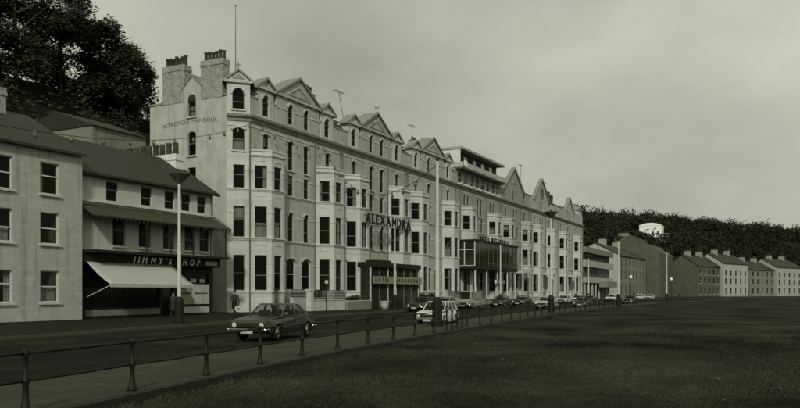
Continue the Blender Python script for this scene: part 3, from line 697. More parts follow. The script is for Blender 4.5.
q = MB(); q.box(VL[0] - .06, VL[0] + .04, -1.56, -1.44, VL[3], VL[4]); q.box(VL[0] - .055, VL[0] + .04, -3.05, -.1, 7.55, 7.65); q.box(VL[0] - .06, VL[0] + .04, -3.06, -.1, VL[3], VL[3] + .08); q.box(VL[0] - .065, VL[0] + .05, -3.07, -2.97, VL[3], VL[4]); part('white_end_frame', q, M_SASHW, lg)
for i, xx in enumerate((97.0, 101.6, 106.2, 110.6, 114.5)):
    q = MB(); q.lathe([(.16, 0), (.16, .1), (.11, .15), (.11, VL[3] - .42)], (xx, VL[2] + .15, 0), 10); part('post', q, M_POLE, lg)
hs = thing('rooftop_letter_sign', 'dark standing letters HOTEL METROPOLE along the sun lounge roof edge', 'sign', (VL[0] + 1, VL[2] - .1, VL[4] + .25))
letters('HOTEL METROPOLE', .82, M_DARK, hs, lambda dx, T: ((VL[0] + 1.6 + dx * 12.6 / T, VL[2] - .12, VL[4] + .22), FRONT), .05, bold=.03)
q = MB(); q.box(VL[0] + 1.4, VL[0] + 14.4, VL[2] - .1, VL[2] - .06, VL[4] + .28, VL[4] + .33); part('sign_rail', q, M_DARK, hs)
es = thing('entrance_sign', 'small pale sign board hung over the entrance under the sun lounge', 'sign', (104.6, -3.1, 2.9))
q = MB(); q.box(104.2, 108.6, -3.15, -3.05, 3.0, 3.5); part('board', q, M_SIGNBAND, es); q = MB(); q.box(104.2, 105.0, -3.17, -3.151, 3.0, 3.5); part('white_end', q, M_WHITEW, es)

# ------------------------------------------------------------------ the three gabled houses beyond
def gabled_house(name, label, x0, x1, wm, bays, gx, gz, gw, rose=False, tri=False, bm=None, dorm=()):
    c = (x0 + x1) / 2
    h = terrace_house(name, label, x0, x1, wm, bays, [c - .95, c + .95], False, None, bm=bm, curtain=.6, cols3=[(bays[0], 1.0), (c - .75, .9), (c + .75, .9), (bays[1], 1.0)])
    mb = MB(); zt = 19.0
    ops = [(k - .42 - x0, k + .42 - x0, 17.2, 18.9, .42) for k in (bays[0], c - .75, c + .75, bays[1])]
    wall(mb, (x0, .05), (x1, .05), 16.88, zt, ops, .2)
    mb.poly([(gx - gw, .05, zt), (gx + gw, .05, zt), (gx, .05, gz)])
    g_ = part('gable', mb, wm, h)
    for o in ops: window(h, (x0, .05), (x1, .05), o, curtain=.1, sill=False)
    ov = .15; s_ = (gz - zt) / gw
    part('gable_back', MB().prism([(gx - gw, zt), (gx + gw, zt), (gx, gz)], 'y', .06, .45), wm, h)
    rb = MB()
    for sg in (-1, 1):
        e = gx + sg * (gw + ov); ez = zt - ov * s_
        rb.hull8([(e, -.22, ez - .1), (gx, -.22, gz - .1), (gx, .5, gz - .1), (e, .5, ez - .1)], [(e, -.22, ez + .28), (gx, -.22, gz + .28), (gx, .5, gz + .28), (e, .5, ez + .28)])
    part('verge', rb, M_TRIMD, g_)
    rm = MB(); rm.prism([(.1, 18.9), (2.5, 20.4), (6, 20.7), (10.4, 18.6), (6, 18.2)], 'x', x0 + .003, x1); part('roof', rm, M_SLATE, h)
    if rose:
        q = MB(); n = 20
        for i in range(n):
            a, b = 2 * math.pi * i / n, 2 * math.pi * (i + 1) / n
            def pt(a, rr, y): return (gx + rr * math.cos(a), y, 20.35 + rr * math.sin(a))
            q.hull8([pt(a, 1.05, -.06), pt(b, 1.05, -.06), pt(b, .72, -.06), pt(a, .72, -.06)], [pt(a, 1.05, .06), pt(b, 1.05, .06), pt(b, .72, .06), pt(a, .72, .06)])
        for k in range(3):
            a = math.pi / 2 + k * 2 * math.pi / 3; q.tube([(gx, .0, 20.35), (gx + .75 * math.cos(a), .0, 20.35 + .75 * math.sin(a))], .11)
        part('round_ornament', q, M_DKWALL, g_)
    if tri:
        q = MB(); q.prism([(gx - .9, 20.1), (gx + .9, 20.1), (gx, 20.9)], 'y', -.04, .06); part('shield_ornament', q, M_TRIMD, g_)
    return h
H4 = gabled_house('gabled_terrace_house', 'brown brick gabled house with small shield ornament beside the penthouse hotel', 115.3, 130.9, M_BRICK3, [118.2, 128.2], 122.6, 22.7, 5.2, tri=True, bm=mat('buff_bay', .36, .8, .2, 1, streak=.3))
H5 = gabled_house('gabled_terrace_house', 'cream gabled house with round ornament in its gable', 130.9, 146.7, M_PALE4, [134.4, 143.9], 139.0, 23.0, 5.0, rose=True)
H6 = gabled_house('gabled_terrace_house', 'end house of the terrace with dark chimney, low gable and corner turret', 146.7, 171.5, M_PALE4, [152.6, 164.6], 159.8, 21.8, 3.2)
stack(H6, 148.2, 150.2, 1.0, 2.4, 18.8, 21.3, 4, M_POT, 'x', .8)
stack(H5, 131.2, 132.6, 2.0, 3.2, 19.0, 21.2, 3, M_STACK, 'x', .7)
stack(H4, 116.0, 117.5, 2.2, 3.4, 19.2, 21.6, 3, M_STACK, 'x', .7)
tq = MB(); tq.box(168.2, 171.3, .1, 3.0, 18.98, 20.1); tt = part('corner_turret', tq, M_PALE4, H6)
tq = MB(); tq.hull8([(168.0, -.1, 20.1), (171.5, -.1, 20.1), (171.5, 3.2, 20.1), (168.0, 3.2, 20.1)], [(169.4, 1.2, 21.2), (170.1, 1.2, 21.2), (170.1, 1.8, 21.2), (169.4, 1.8, 21.2)]); part('turret_roof', tq, M_TRIMD, tt)
tq = MB(); wall(tq, (171.5, 0), (171.5, 10.2), 0, 18.4); part('end_wall', tq, M_RENDER, H6)
for (hh, cx) in ((H4, 123.1), (H5, 138.8), (H6, 158.6)):
    q = MB(); q.box(cx - 2.2, cx + 2.2, -2.2, -.02, 4.9, 5.25); pch = part('porch_canopy', q, M_TRIM, hh)
    for xx in (cx - 2.0, cx + 2.0):
        q = MB(); q.lathe([(.22, .0), (.22, .3), (.15, .36), (.13, 4.5), (.2, 4.6), (.2, 4.9)], (xx, -2.0, 0), 10); part('column', q, M_POLE, pch)

# ------------------------------------------------------------------ ALEXANDRA: letters on the front and entrance porch
al = thing('facade_letter_sign', 'large dark letters ALEXANDRA on a rail between two bays of the terrace', 'sign', (69, -1.6, 9.1))
letters('ALEXANDRA', 1.42, M_DARK, al, lambda dx, T: ((68.7 + dx * 11.0 / T, -1.62, 9.08), FRONT), .05, bold=.035)
q = MB(); q.box(68.6, 79.8, -1.58, -1.52, 10.14, 10.22); q.box(68.6, 79.8, -1.58, -1.52, 9.02, 9.08); part('rail', q, M_SIGNBAND, al)
q = MB()
for i in range(8): q.tube([(68.8 + 1.53 * i, -1.55, 9.05), (68.8 + 1.53 * i, -.02 if 1 < i < 6 else -1.25, 9.05)], .03)
part('bracket', q, M_IRON, al)
po = thing('hotel_porch', 'dark flat-roofed glazed entrance porch with name band HOTEL ALEXANDRA', 'porch', (67.8, -2.7, 0))
PX0, PX1, PY = 68.0, 79.4, -2.6
q = MB(); q.box(PX0 - .15, PX1 + .15, PY - .3, -.1, 4.35, 4.85); q.box(PX0 + 1.2, PX0 + 4.2, PY - .2, -.1, 4.851, 5.12); part('canopy', q, M_DARK, po)
q = MB(); q.box(PX0 - .1, PX1 + .1, PY - .42, PY - .302, 2.62, 3.38); bd = part('name_band', q, M_SIGNBAND, po)
letters('HOTEL  ALEXANDRA', .56, M_DARK, bd, lambda dx, T: ((PX0 + .25 + dx * 10.6 / T, PY - .43, 2.80), FRONT), .01, bold=.015)
npp = 6
for i in range(npp + 1):
    xx = PX0 + (PX1 - PX0) * i / npp
    q = MB(); q.box(xx - .07, xx + .07, PY - .06, PY + .08, 0, 4.35); part('post', q, M_POLE if i in (0, 2, 3, 6) else M_SASH, po)
for i in range(npp):
    a, b = PX0 + (PX1 - PX0) * i / npp + .07, PX0 + (PX1 - PX0) * (i + 1) / npp - .07
    q = MB(); q.quad((a, PY, .5), (b, PY, .5), (b, PY, 4.35), (a, PY, 4.35)); part('pane', q, M_LGLASS, po)
    q = MB(); q.box(a, b, PY - .03, PY + .05, .02, .5); part('panel', q, M_DARK, po)
q = MB(); q.quad((PX0, PY, .3), (PX0, -1.4, .3), (PX0, -1.4, 4.35), (PX0, PY, 4.35)); part('pane', q, M_LGLASS, po)

# ------------------------------------------------------------------ garden walls, railings, planting in front of the terrace
def garden_wall(x0, x1, y, h, label, rail=True, pier=True, m=None, zr=1.9, zb=0.0):
    t = thing('garden_wall', label, 'wall', (x0, y, 0))
    q = MB(); q.box(x0, x1, y, y + .28, zb, h - .08); part('wall', q, m or M_STUCCO, t)
    q = MB(); q.box(x0 - .03, x1 + .03, y - .05, y + .33, h - .079, h); part('coping', q, M_TRIM, t)
    if pier:
        q = MB(); q.box(x0 - .5, x0 - .04, y - .12, y + .38, 0, 1.85); q.box(x0 - .56, x0 + .02, y - .18, y + .44, 1.85, 1.98); part('pier', q, M_STUCCO, t)
    if rail:
        q = MB()
        n = int((x1 - x0) / .15)
        for i in range(n + 1):
            xx = x0 + .04 + (x1 - x0 - .08) * i / n; q.box(xx - .014, xx + .014, y + .12, y + .15, h, zr)
            if i % 2: q.box(xx - .05, xx + .05, y + .125, y + .145, h + .25, h + .42)
        q.box(x0, x1, y + .10, y + .17, zr - .05, zr); q.box(x0, x1, y + .10, y + .17, h + .06, h + .10)
        rl = part('railing', q, M_IRON, t)
    return t
garden_wall(57.1, 62.7, -2.7, 1.02, 'white garden wall with pier and dense iron railing before the corner house')
garden_wall(56.0, 61.7, -1.25, 1.22, 'white terrace parapet with iron railing between the bays of the corner house', pier=False, zr=1.95)
garden_wall(62.85, 67.6, -2.9, .88, 'low dark garden wall beside the porch of the terrace', rail=False, pier=False, m=M_GREYW)
garden_wall(87.9, 93.2, -2.6, 1.0, 'white garden wall with railing next to the sun lounge')
garden_wall(80.2, 87.0, -2.6, .9, 'grey garden wall topped by a hedge beside the hotel porch', rail=False, pier=False, m=M_GREYW)
garden_wall(98.5, 113.5, -3.6, .75, 'low grey wall under the sun lounge behind the parked cars', rail=False, pier=False, m=M_GREYW)
for i, (a, b, nm) in enumerate(((116.0, 129.5, 'brown brick gabled house'), (131.8, 145.0, 'cream gabled house with the round ornament'), (148.0, 170.0, 'end house of the terrace'))):
    garden_wall(a, b, -3.4, .95, 'pale low front wall before the ' + nm, rail=False, m=M_PALE4)
def leaf_quads(mb, c, rad, n, size, rnd, flat_=1.0):
    for _ in range(n):
        while True:
            p = Vector((rnd.uniform(-1, 1), rnd.uniform(-1, 1), rnd.uniform(-1, 1)))
            if p.length <= 1: break
        p = p * (0.55 + .45 * rnd.random())
        q = Vector((c[0] + p.x * rad[0], c[1] + p.y * rad[1], c[2] + p.z * rad[2]))
        u = Vector((rnd.gauss(0, 1), rnd.gauss(0, 1), rnd.gauss(0, 1))).normalized(); v = u.orthogonal().normalized()
        s = size * rnd.uniform(.6, 1.3)
        mb.quad(q - u * s, q - v * s * .5, q + u * s, q + v * s * .5)
def bush(name, label, c, rad, n, size, group=None):
    rnd = random.Random(int(c[0] * 13)); t = thing(name, label, 'hedge' if 'hedge' in name else 'bush', (c[0], c[1], 0), group=group)
    q = MB()
    for k in range(6):
        cc = (c[0] + rnd.uniform(-.6, .6) * rad[0], c[1] + rnd.uniform(-.4, .4) * rad[1], c[2] + rnd.uniform(-.2, .3) * rad[2])
        leaf_quads(q, cc, (rad[0] * .55, rad[1] * .7, rad[2] * .7), n // 6, size, rnd)
    part('foliage', q, M_LEAF, t)
    q = MB()
    for k in range(5): q.tube([(c[0] + (k - 2) * rad[0] * .2, c[1], 0.0), (c[0] + (k - 2) * rad[0] * .35, c[1], c[2] + .1)], [.04, .02])
    part('stem', q, M_BARK, t)
bush('low_bush', 'rounded dark bush behind the low dark garden wall', (65.4, -2.1, 1.0), (1.5, .5, .55), 900, .11)
bush('low_hedge', 'grey-green hedge above the garden wall beside the hotel porch', (83.6, -1.9, 1.15), (3.2, .45, .65), 1500, .12)
bush('flower_box_bush', 'small dark plant on the bay sill of the corner house', (53.0, -1.65, 1.95), (.4, .16, .16), 200, .06)
pl = thing('tub_planter', 'pale round tub planter on the pavement by the hotel porch', 'planter', (66.6, -5.0, 0))
q = MB(); q.lathe([(.34, 0), (.42, .5), (.46, .74), (.50, .76), (.50, .82), (.42, .82), (.40, .7)], (0, 0, 0), 14); lpart('tub', q, M_STUCCO, pl, True)
q = MB(); leaf_quads(q, (0, 0, .9), (.38, .38, .22), 160, .09, random.Random(2)); lpart('plant', q, M_LEAF, pl)

# ------------------------------------------------------------------ the shop at the left
SY, SX0, SX1 = -0.7, 33.2, 46.0
sh = thing('corner_shop', 'two-storey slate-roofed shop with lettered fascia, canvas awning and long chimney stack', 'shop', (SX0, SY, 0))
mb = MB()
upper = [(c - .58 - SX0, c + .58 - SX0, 7.75, 9.15, 0) for c in (35.7, 38.9, 41.6, 43.9)]
upper = [(p - .5 - SX0, p + .5 - SX0, 7.80, 9.12, 0) for p in (36.0, 39.05, 41.3, 43.0, 44.7)]
mid = [(p - .55 - SX0, p + .55 - SX0, 4.85, 6.75, 0) for p in (36.6, 38.9, 41.2, 43.4, 45.0)]
wall(mb, (SX0, SY), (SX1, SY), 3.6, 9.45, upper + mid, .2)
mb.quad((SX1, SY, 0), (SX1, 8.5, 0), (SX1, 8.5, 9.4), (SX1, SY, 9.4)); mb.quad((SX0, SY, 0), (SX0, 8.5, 0), (SX0, 8.5, 9.4), (SX0, SY, 9.4)); mb.quad((SX0, 8.5, 0), (SX1, 8.5, 0), (SX1, 8.5, 9.4), (SX0, 8.5, 9.4))
mb.poly([(SX1, SY, 9.4), (SX1, 8.5, 9.4), (SX1, 3.9, 12.4)]); mb.poly([(SX0, SY, 9.4), (SX0, 8.5, 9.4), (SX0, 3.9, 12.4)])
part('wall', mb, mat('shop_render', .46, .85, .2, .8, .2, 8, streak=.3), sh)
for o in upper: window(sh, (SX0, SY), (SX1, SY), o, curtain=.5)
for o in mid: window(sh, (SX0, SY), (SX1, SY), o, curtain=.5)
rf = MB()
rf.hull8([(SX0 - .1, SY - .35, 9.32), (SX1 + .25, SY - .35, 9.32), (SX1 + .25, 3.9, 12.35), (SX0 - .1, 3.9, 12.35)], [(SX0 - .1, SY - .35, 9.47), (SX1 + .25, SY - .35, 9.47), (SX1 + .25, 3.9, 12.55), (SX0 - .1, 3.9, 12.55)])
rf.hull8([(SX0 - .1, 8.8, 9.32), (SX1 + .25, 8.8, 9.32), (SX1 + .25, 3.9, 12.35), (SX0 - .1, 3.9, 12.35)], [(SX0 - .1, 8.8, 9.47), (SX1 + .25, 8.8, 9.47), (SX1 + .25, 3.9, 12.55), (SX0 - .1, 3.9, 12.55)])
part('roof', rf, M_SLATE, sh)
q = MB(); q.tube([(SX0, SY - .42, 9.30), (SX1 + .25, SY - .42, 9.30)], .08, 8); q.tube([(SX1 - .25, SY - .1, 9.2), (SX1 - .25, SY - .1, 7.7)], .05); part('gutter', q, M_DARK, sh)
q = MB(); sweep(q, [(SX0, SY), (SX1, SY)], ledge(.3, 7.42, 7.66)); part('string_course', q, M_TRIM, sh)
st = stack(sh, 45.1, 45.95, 2.35, 8.2, 10.2, 12.75, 0, mat('whitewashed_stack', .66, .8, .15, 1.2, streak=.2))
rr = random.Random(5)
for i in range(8):
    p = MB(); p.lathe([(.26, -.02), (.24, .2), (.19, .75), (.24, .8), (.24, .98), (.18, .98), (.16, .6)] if i % 2 else [(.22, -.02), (.22, .95), (.17, .95), (.15, .5)], (45.52, 2.75 + .72 * i, 12.75), 10); part('chimney_pot', p, M_POT, st, True)
vr = MB(); vr.hull8([(SX0, SY - .02, 7.40), (SX1 + .2, SY - .02, 7.40), (SX1 + .5, SY - 1.45, 6.56), (SX0, SY - 1.45, 6.56)], [(SX0, SY - .02, 7.46), (SX1 + .2, SY - .02, 7.46), (SX1 + .5, SY - 1.45, 6.64), (SX0, SY - 1.45, 6.64)]); vp = part('veranda_roof', vr, mat('veranda_lead', .055, .7, .3, 1.5, streak=.3), sh)
fr = MB()
for i in range(34):
    xx = SX0 + .2 + .385 * i; fr.prism([(xx, 6.55), (xx + .3, 6.55), (xx + .15, 6.32)], 'y', SY - 1.47, SY - 1.44)
part('valance', fr, M_DARK, vp)
for xx in (37.75, 40.05, 42.3, 44.2, 45.9):
    q = MB(); q.tube([(xx, SY - 1.35, 4.45), (xx, SY - 1.35, 6.6)], .05)
    for sg in (-1, 1): q.tube([(xx, SY - 1.35, 5.9), (xx + sg * .28, SY - 1.35, 6.3), (xx + sg * .45, SY - 1.35, 6.55)], .025)
    part('veranda_post', q, M_IRON, vp)
fb = MB(); fb.box(SX0, SX1 + .15, SY - 1.5, SY - .02, 4.25, 4.42); part('balcony_floor', fb, M_DARK, sh)
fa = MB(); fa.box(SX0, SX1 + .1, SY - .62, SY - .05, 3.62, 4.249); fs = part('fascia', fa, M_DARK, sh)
letters("JIMMY'S SHOP", .60, M_WHITEW, fs, lambda dx, T: ((37.15 + dx * 6.9 / T, SY - .635, 3.72), FRONT), .012, shear=.25, bold=.016)
q = MB(); q.box(44.45, 45.75, SY - .64, SY - .621, 3.76, 4.08); part('pale_plaque', q, M_BOARD, fs)
# ground floor front
gf = MB()
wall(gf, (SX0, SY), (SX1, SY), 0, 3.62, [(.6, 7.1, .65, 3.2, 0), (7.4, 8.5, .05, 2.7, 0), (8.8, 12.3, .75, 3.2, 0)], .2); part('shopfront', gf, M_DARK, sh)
for a, b, z0, z1 in ((.6, 7.1, .65, 3.2), (7.4, 8.5, .05, 2.7), (8.8, 12.3, 2.35, 3.2)):
    q = MB(); q.quad((SX0 + a, SY + .15, z0), (SX0 + b, SY + .15, z0), (SX0 + b, SY + .15, z1), (SX0 + a, SY + .15, z1)); part('shop_window', q, M_PANE, sh)
q = MB(); q.box(SX0 + .6, SX0 + 7.1, SY - .05, SY - .002, .15, .55); part('stall_riser', q, M_GREYW, sh); q = MB(); q.box(SX0 + 8.8, SX0 + 12.3, SY - .05, SY - .002, .15, .6); part('stall_riser', q, M_BOARD, sh)
for i, (a, b) in enumerate(((8.85, 10.45), (10.47, 12.25))):
    q = MB(); q.box(SX0 + a, SX0 + b, SY - .04 - .06 * i, SY + .04, .80, 2.32); bo = part('notice_board', q, M_BOARD if i else mat('grey_board', .25, .8, .2, 2), sh)
    q = MB()
    rr2 = random.Random(i + 4)
    for row, zz in enumerate((1.62,)):
        xx = SX0 + a + .1
        while xx < SX0 + b - .25:
            ww = rr2.uniform(.06, .16); q.box(xx, xx + ww, SY - .05 - .06 * i, SY - .041 - .06 * i, zz - rr2.uniform(.03, .07), zz + rr2.uniform(.03, .08)); xx += ww + .04
    part('lettering', q, M_DARK, bo)
q = MB()
for i in range(3): q.box(SX0 + 9.3 + i * 1.0, SX0 + 9.9 + i * 1.0, SY + .02, SY + .05, 2.45, 2.72)
part('display_card', q, M_BOARD, sh)
aw = thing('shop_awning', 'pale canvas awning let down over the shop window', 'awning', (33, -1.3, 2.1))
AX0, AX1 = 33.4, 40.9; n = 15
q = MB()
for i in range(n):
    a, b = AX0 + (AX1 - AX0) * i / n, AX0 + (AX1 - AX0) * (i + 1) / n
    for j in range(6):
        t0, t1 = j / 6, (j + 1) / 6
        f = lambda t, x: (x, -1.36 - 2.05 * t, 3.66 - 1.42 * t - .10 * math.sin(math.pi * t) - .05 * math.sin(math.pi * (x - AX0) / (AX1 - AX0)) * t)
        q.quad(f(t0, a), f(t0, b), f(t1, b), f(t1, a))
cv = part('canvas', q, M_AWN, aw, True); so_ = cv.modifiers.new('thick', 'SOLIDIFY'); so_.thickness = .02
q = MB()
for i in range(30):
    a, b = AX0 + (AX1 - AX0) * i / 30, AX0 + (AX1 - AX0) * (i + 1) / 30
    q.hull8([(a, -3.43, 2.24), (b, -3.43, 2.24), (b, -3.43, 2.05), ((a + b) / 2, -3.43, 2.0), (a, -3.43, 2.05)], [(a, -3.41, 2.24), (b, -3.41, 2.24), (b, -3.41, 2.05), ((a + b) / 2, -3.41, 2.0), (a, -3.41, 2.05)])
part('valance', q, M_AWN, aw)
q = MB(); q.tube([(AX0, -3.4, 2.25), (AX1, -3.4, 2.25)], .04); part('front_bar', q, M_POLE, aw)
for xx in (AX0 + .3, AX1 - .25):
    q = MB(); q.tube([(xx, -3.38, 2.25), (xx, -1.0, 1.4)], .03); part('stay', q, M_POLE, aw)

# neighbour further left, beyond the shop
nb = thing('seafront_house', 'plain rendered house to the left of the shop with slate roof', 'house', (16, -1, 0))
mb = MB(); ops = [(1.6 + 3.1 * i, 2.9 + 3.1 * i, z0, z0 + 1.9, 0) for i in range(5) for z0 in (1.1, 4.6, 7.6)]
wall(mb, (16, -1.4), (33, -1.4), 0, 10.3, ops, .2); mb.quad((33, -1.4, 0), (33, 9, 0), (33, 9, 10.3), (33, -1.4, 10.3)); mb.quad((16, -1.4, 0), (16, 9, 0), (16, 9, 10.3), (16, -1.4, 10.3)); mb.quad((16, 9, 0), (33, 9, 0), (33, 9, 10.3), (16, 9, 10.3))
mb.poly([(33, -1.4, 10.3), (33, 9, 10.3), (33, 3.8, 13.2)])
part('wall', mb, M_PALE4, nb)
for o in ops: window(nb, (16, -1.4), (33, -1.4), o, curtain=.5, sash=M_SASHW)
rf = MB(); rf.prism([(-1.8, 10.2), (-1.8, 10.35), (3.8, 13.4), (9.4, 10.35), (9.4, 10.2), (3.8, 13.2)], 'x', 15.9, 33.08); part('roof', rf, M_SLATE, nb)
stack(nb, 30.0, 30.9, 3.0, 5.2, 12.0, 14.6, 4, M_STACK)

# ------------------------------------------------------------------ buildings past the terrace
mo = thing('modern_block', 'low flat-roofed building with pale balcony bands past the end of the terrace', 'building', (172.6, 0, 0))
X0, X1 = 172.6, 204.0
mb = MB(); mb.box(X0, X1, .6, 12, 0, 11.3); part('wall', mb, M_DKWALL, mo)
for z0, z1 in ((10.9, 12.2), (7.6, 9.1), (3.9, 5.2)):
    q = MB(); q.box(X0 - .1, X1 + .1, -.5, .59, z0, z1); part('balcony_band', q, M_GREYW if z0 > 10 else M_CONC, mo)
for z0, z1 in ((5.4, 7.5), (9.2, 10.8)):
    for i in range(11):
        a = X0 + .6 + 2.8 * i; q = MB(); q.box(a, a + 2.3, .52, .599, z0, z1); wn = part('window', q, M_SASH, mo)
        q = MB(); q.quad((a + .1, .51, z0 + .1), (a + 2.2, .51, z0 + .1), (a + 2.2, .51, z1 - .1), (a + .1, .51, z1 - .1)); part('pane', q, M_PANE, wn)
for i in range(9):
    q = MB(); q.box(X0 + .3 + 3.8 * i, X0 + .7 + 3.8 * i, -.3, .1, 0, 3.9); part('pier', q, M_CONC, mo)
q = MB(); q.box(X0 + 14, X0 + 26, -2.5, -.51, 2.9, 4.3); part('entrance_canopy', q, M_GREYW, mo)

def plain_house(name, label, A, B, depth, ze, zr, rows, ncol, wm, ww=1.2, roofm=None, stackn=1, group=None, gm=None, cat='house', curtain=.3):
    """pitched-roof house whose front runs from A to B (plan), eaves ze, ridge zr"""
    t = thing(name, label, cat, (A[0], A[1], 0), group=group)
    Ln, d = dirn(A, B); inn = Vector((-d.y, d.x))
    def Q(s, o, z): v = Vector(A) + d * s + inn * o; return (v.x, v.y, z)
    ops = [(Ln * (i + .5) / ncol - ww / 2, Ln * (i + .5) / ncol + ww / 2, z0, z1, 0) for i in range(ncol) for z0, z1 in rows]
    mb = MB(); wall(mb, A, B, 0, ze, ops, .2)
    mb.quad(Q(0, depth, 0), Q(Ln, depth, 0), Q(Ln, depth, ze), Q(0, depth, ze))
    part('wall', mb, wm, t)
    for s in (0, Ln): part('gable_wall', MB().poly([Q(s, 0, 0), Q(s, depth, 0), Q(s, depth, ze), Q(s, depth / 2, zr), Q(s, 0, ze)]), gm or wm, t)
    for o in ops: window(t, A, B, o, curtain=curtain, sash=M_SASHW if (rw.random() < .3 and ww < 1.5) else M_SASH)
    r_ = MB()
    for o0, o1 in ((-.35, depth / 2), (depth + .35, depth / 2)):
        s_ = (zr - ze) / (depth / 2); z_ = ze - .35 * s_
        r_.hull8([Q(-.25, o0, z_ + .02), Q(Ln + .25, o0, z_ + .02), Q(Ln + .25, o1, zr + .02), Q(-.25, o1, zr + .02)], [Q(-.25, o0, z_ + .2), Q(Ln + .25, o0, z_ + .2), Q(Ln + .25, o1, zr + .2), Q(-.25, o1, zr + .2)])
    part('roof', r_, roofm or M_SLATE, t)
    for k in range(stackn):
        s = Ln * (k + .5) / stackn if stackn > 1 else 1.2
        c = MB(); b0 = [Q(s - .5, depth / 2 - 1.1, zr - .8), Q(s + .5, depth / 2 - 1.1, zr - .8), Q(s + .5, depth / 2 + 1.1, zr - .8), Q(s - .5, depth / 2 + 1.1, zr - .8)]
        c.hull8(b0, [(p[0], p[1], zr + 1.6) for p in b0]); ch = part('chimney', c, M_STACK, t)
        for j in range(3):
            p = Q(s, depth / 2 - .7 + .7 * j, zr + 1.58); q = MB(); q.lathe([(.17, 0), (.14, .6), (.17, .62), (.17, .75)], p, 8); part('chimney_pot', q, M_POT, ch)
    return t
plain_house('three_storey_house', 'three-storey house with pale gable end beyond the modern block', (214, -.3), (248.5, -1.6), 14, 12.0, 15.6, ((1.0, 4.0), (5.2, 7.9), (8.8, 11.0)), 7, mat('drab_render', .20, .85, .2, .8, streak=.3), 1.7, gm=mat('pale_gable', .40, .85, .2, .8, streak=.3), stackn=2)
bw_ = thing('warehouse', 'big plain dark-walled building with stepped sloping top at the far end', 'building', (252, -5.6, 0))
mb = MB(); mb.prism([(-5.6, 0), (8.5, 0), (8.5, 19.6), (3.2, 20.2), (3.1, 18.6), (-3.0, 17.0), (-5.6, 14.5)], 'x', 252, 283); part('wall', mb, mat('warehouse_render', .11, .9, .35, .35, .3, 6, streak=.4, speck=.3), bw_)
for i in range(6):
    for z0 in (2, 6, 10):
        q = MB(); a = 253.5 + 4.8 * i; q.box(a, a + 1.6, -5.68, -5.601, z0, z0 + 2.2); wn = part('window', q, M_SASH, bw_); q = MB(); q.quad((a + .15, -5.69, z0 + .15), (a + 1.45, -5.69, z0 + .15), (a + 1.45, -5.69, z0 + 2.05), (a + .15, -5.69, z0 + 2.05)); part('pane', q, M_PANE, wn)
stack(bw_, 252.4, 254, 4.2, 7.6, 19.4, 21.0, 4, M_GREYW)
for i, (A, B, ze, zr, nm, wm) in enumerate((((285, -14), (303, -20), 11, 15, 'dark-walled house beside the warehouse', M_DKWALL), ((304, -21), (324, -28.5), 12.5, 16.2, 'pale house with three rows of windows on the curve of the road', M_PALE4), ((325, -29.5), (345, -37.5), 10.5, 14, 'grey house second along the curve past the warehouse', M_GREYW), ((346, -38.5), (368, -48), 12, 15.5, 'cream house last in the row where the road bends away', M_CONC))):
    plain_house('seafront_house', nm, A, B, 12, ze, zr, ((1.0, 3.4), (4.8, 6.9), (7.9, 9.8)), 5, wm, 1.4, stackn=2)

# ------------------------------------------------------------------ hillside with woods and a white villa
RID = [(-150, 50, 29), (60, 50, 30), (84, 50, 30), (106, 54, 20), (300, 62, 22), (400, 66, 37), (560, 70, 50), (720, 66, 63), (830, 0, 64), (880, -140, 56), (860, -300, 44), (800, -480, 30)]
def hill_z(x, y):
    best = 0
    for (ax, ay, ah), (bx, by, bh) in zip(RID[:-1], RID[1:]):
        dx_, dy_ = bx - ax, by - ay; t = max(0, min(1, ((x - ax) * dx_ + (y - ay) * dy_) / (dx_ * dx_ + dy_ * dy_)))
        px_, py_ = ax + dx_ * t, ay + dy_ * t; h = ah + (bh - ah) * t
        dd_ = math.hypot(x - px_, y - py_)
        wd_ = 42 if px_ < 330 else 42 + (px_ - 330) * .28
        front_ = (y < py_ and px_ < 760) or (px_ >= 760 and x < px_)
        k = max(0, 1 - dd_ / wd_) if front_ else 1 / (1 + (dd_ / 260) ** 2)
        k = k * k * (3 - 2 * k) if front_ else k
        best = max(best, h * k)
    return best - .6 + (.5 * math.sin(x * .13) + .5 * math.sin(y * .17)) * min(1, best * .2)
hm = MB(); hx = [-160 + 9 * i for i in range(135)]; hy = [-560 + 9 * i for i in range(105)]
idx = {}
for i, x in enumerate(hx):
    for j, y in enumerate(hy):
        if y < 16 and x < 420 + (0 if y > -60 else 60): continue
        idx[(i, j)] = len(hm.v); hm.v.append((x, y, hill_z(x, y)))
for i in range(len(hx) - 1):
    for j in range(len(hy) - 1):
        k = [(i, j), (i + 1, j), (i + 1, j + 1), (i, j + 1)]
        if all(q in idx for q in k): hm.f.append(tuple(idx[q] for q in k))
hill = part('hill', hm, M_EARTH, None, True); hill['kind'] = 'structure'
VILLA = (566, 45)
rnd = random.Random(21)
wm_ = MB(); cnt = 0
while cnt < 3800:
    u_ = rnd.random()
    if u_ < .52: x, y = rnd.uniform(300, 860), rnd.uniform(20, 150)
    elif u_ < .72: x, y = rnd.uniform(520, 800), rnd.uniform(-140, 60)
    else: x, y = rnd.uniform(700, 960), rnd.uniform(-480, 60)
    z = hill_z(x, y)
    if z < 3: continue
    # clearing for the villa
    if -75 < x - VILLA[0] < 12 and abs(y - VILLA[1]) < 13: continue
    r_ = rnd.choice((2.4, 3.2, 4.2, 5.4, 7.2)) * rnd.uniform(.85, 1.15); cnt += 1
    for k in range(3): leaf_quads(wm_, (x + rnd.uniform(-.5, .5) * r_, y + rnd.uniform(-.5, .5) * r_, z + r_ * rnd.uniform(.5, 1.3)), (r_ * .7, r_ * .7, r_ * .75), 26, 1.05, rnd)
wd = part('wooded_hillside', wm_, M_LEAFW, None); wd['kind'] = 'stuff'; wd['label'] = 'dark wood covering the hillside behind the far houses'; wd['category'] = 'wood'
vx, vy = VILLA; vz = hill_z(vx, vy) - 1.0
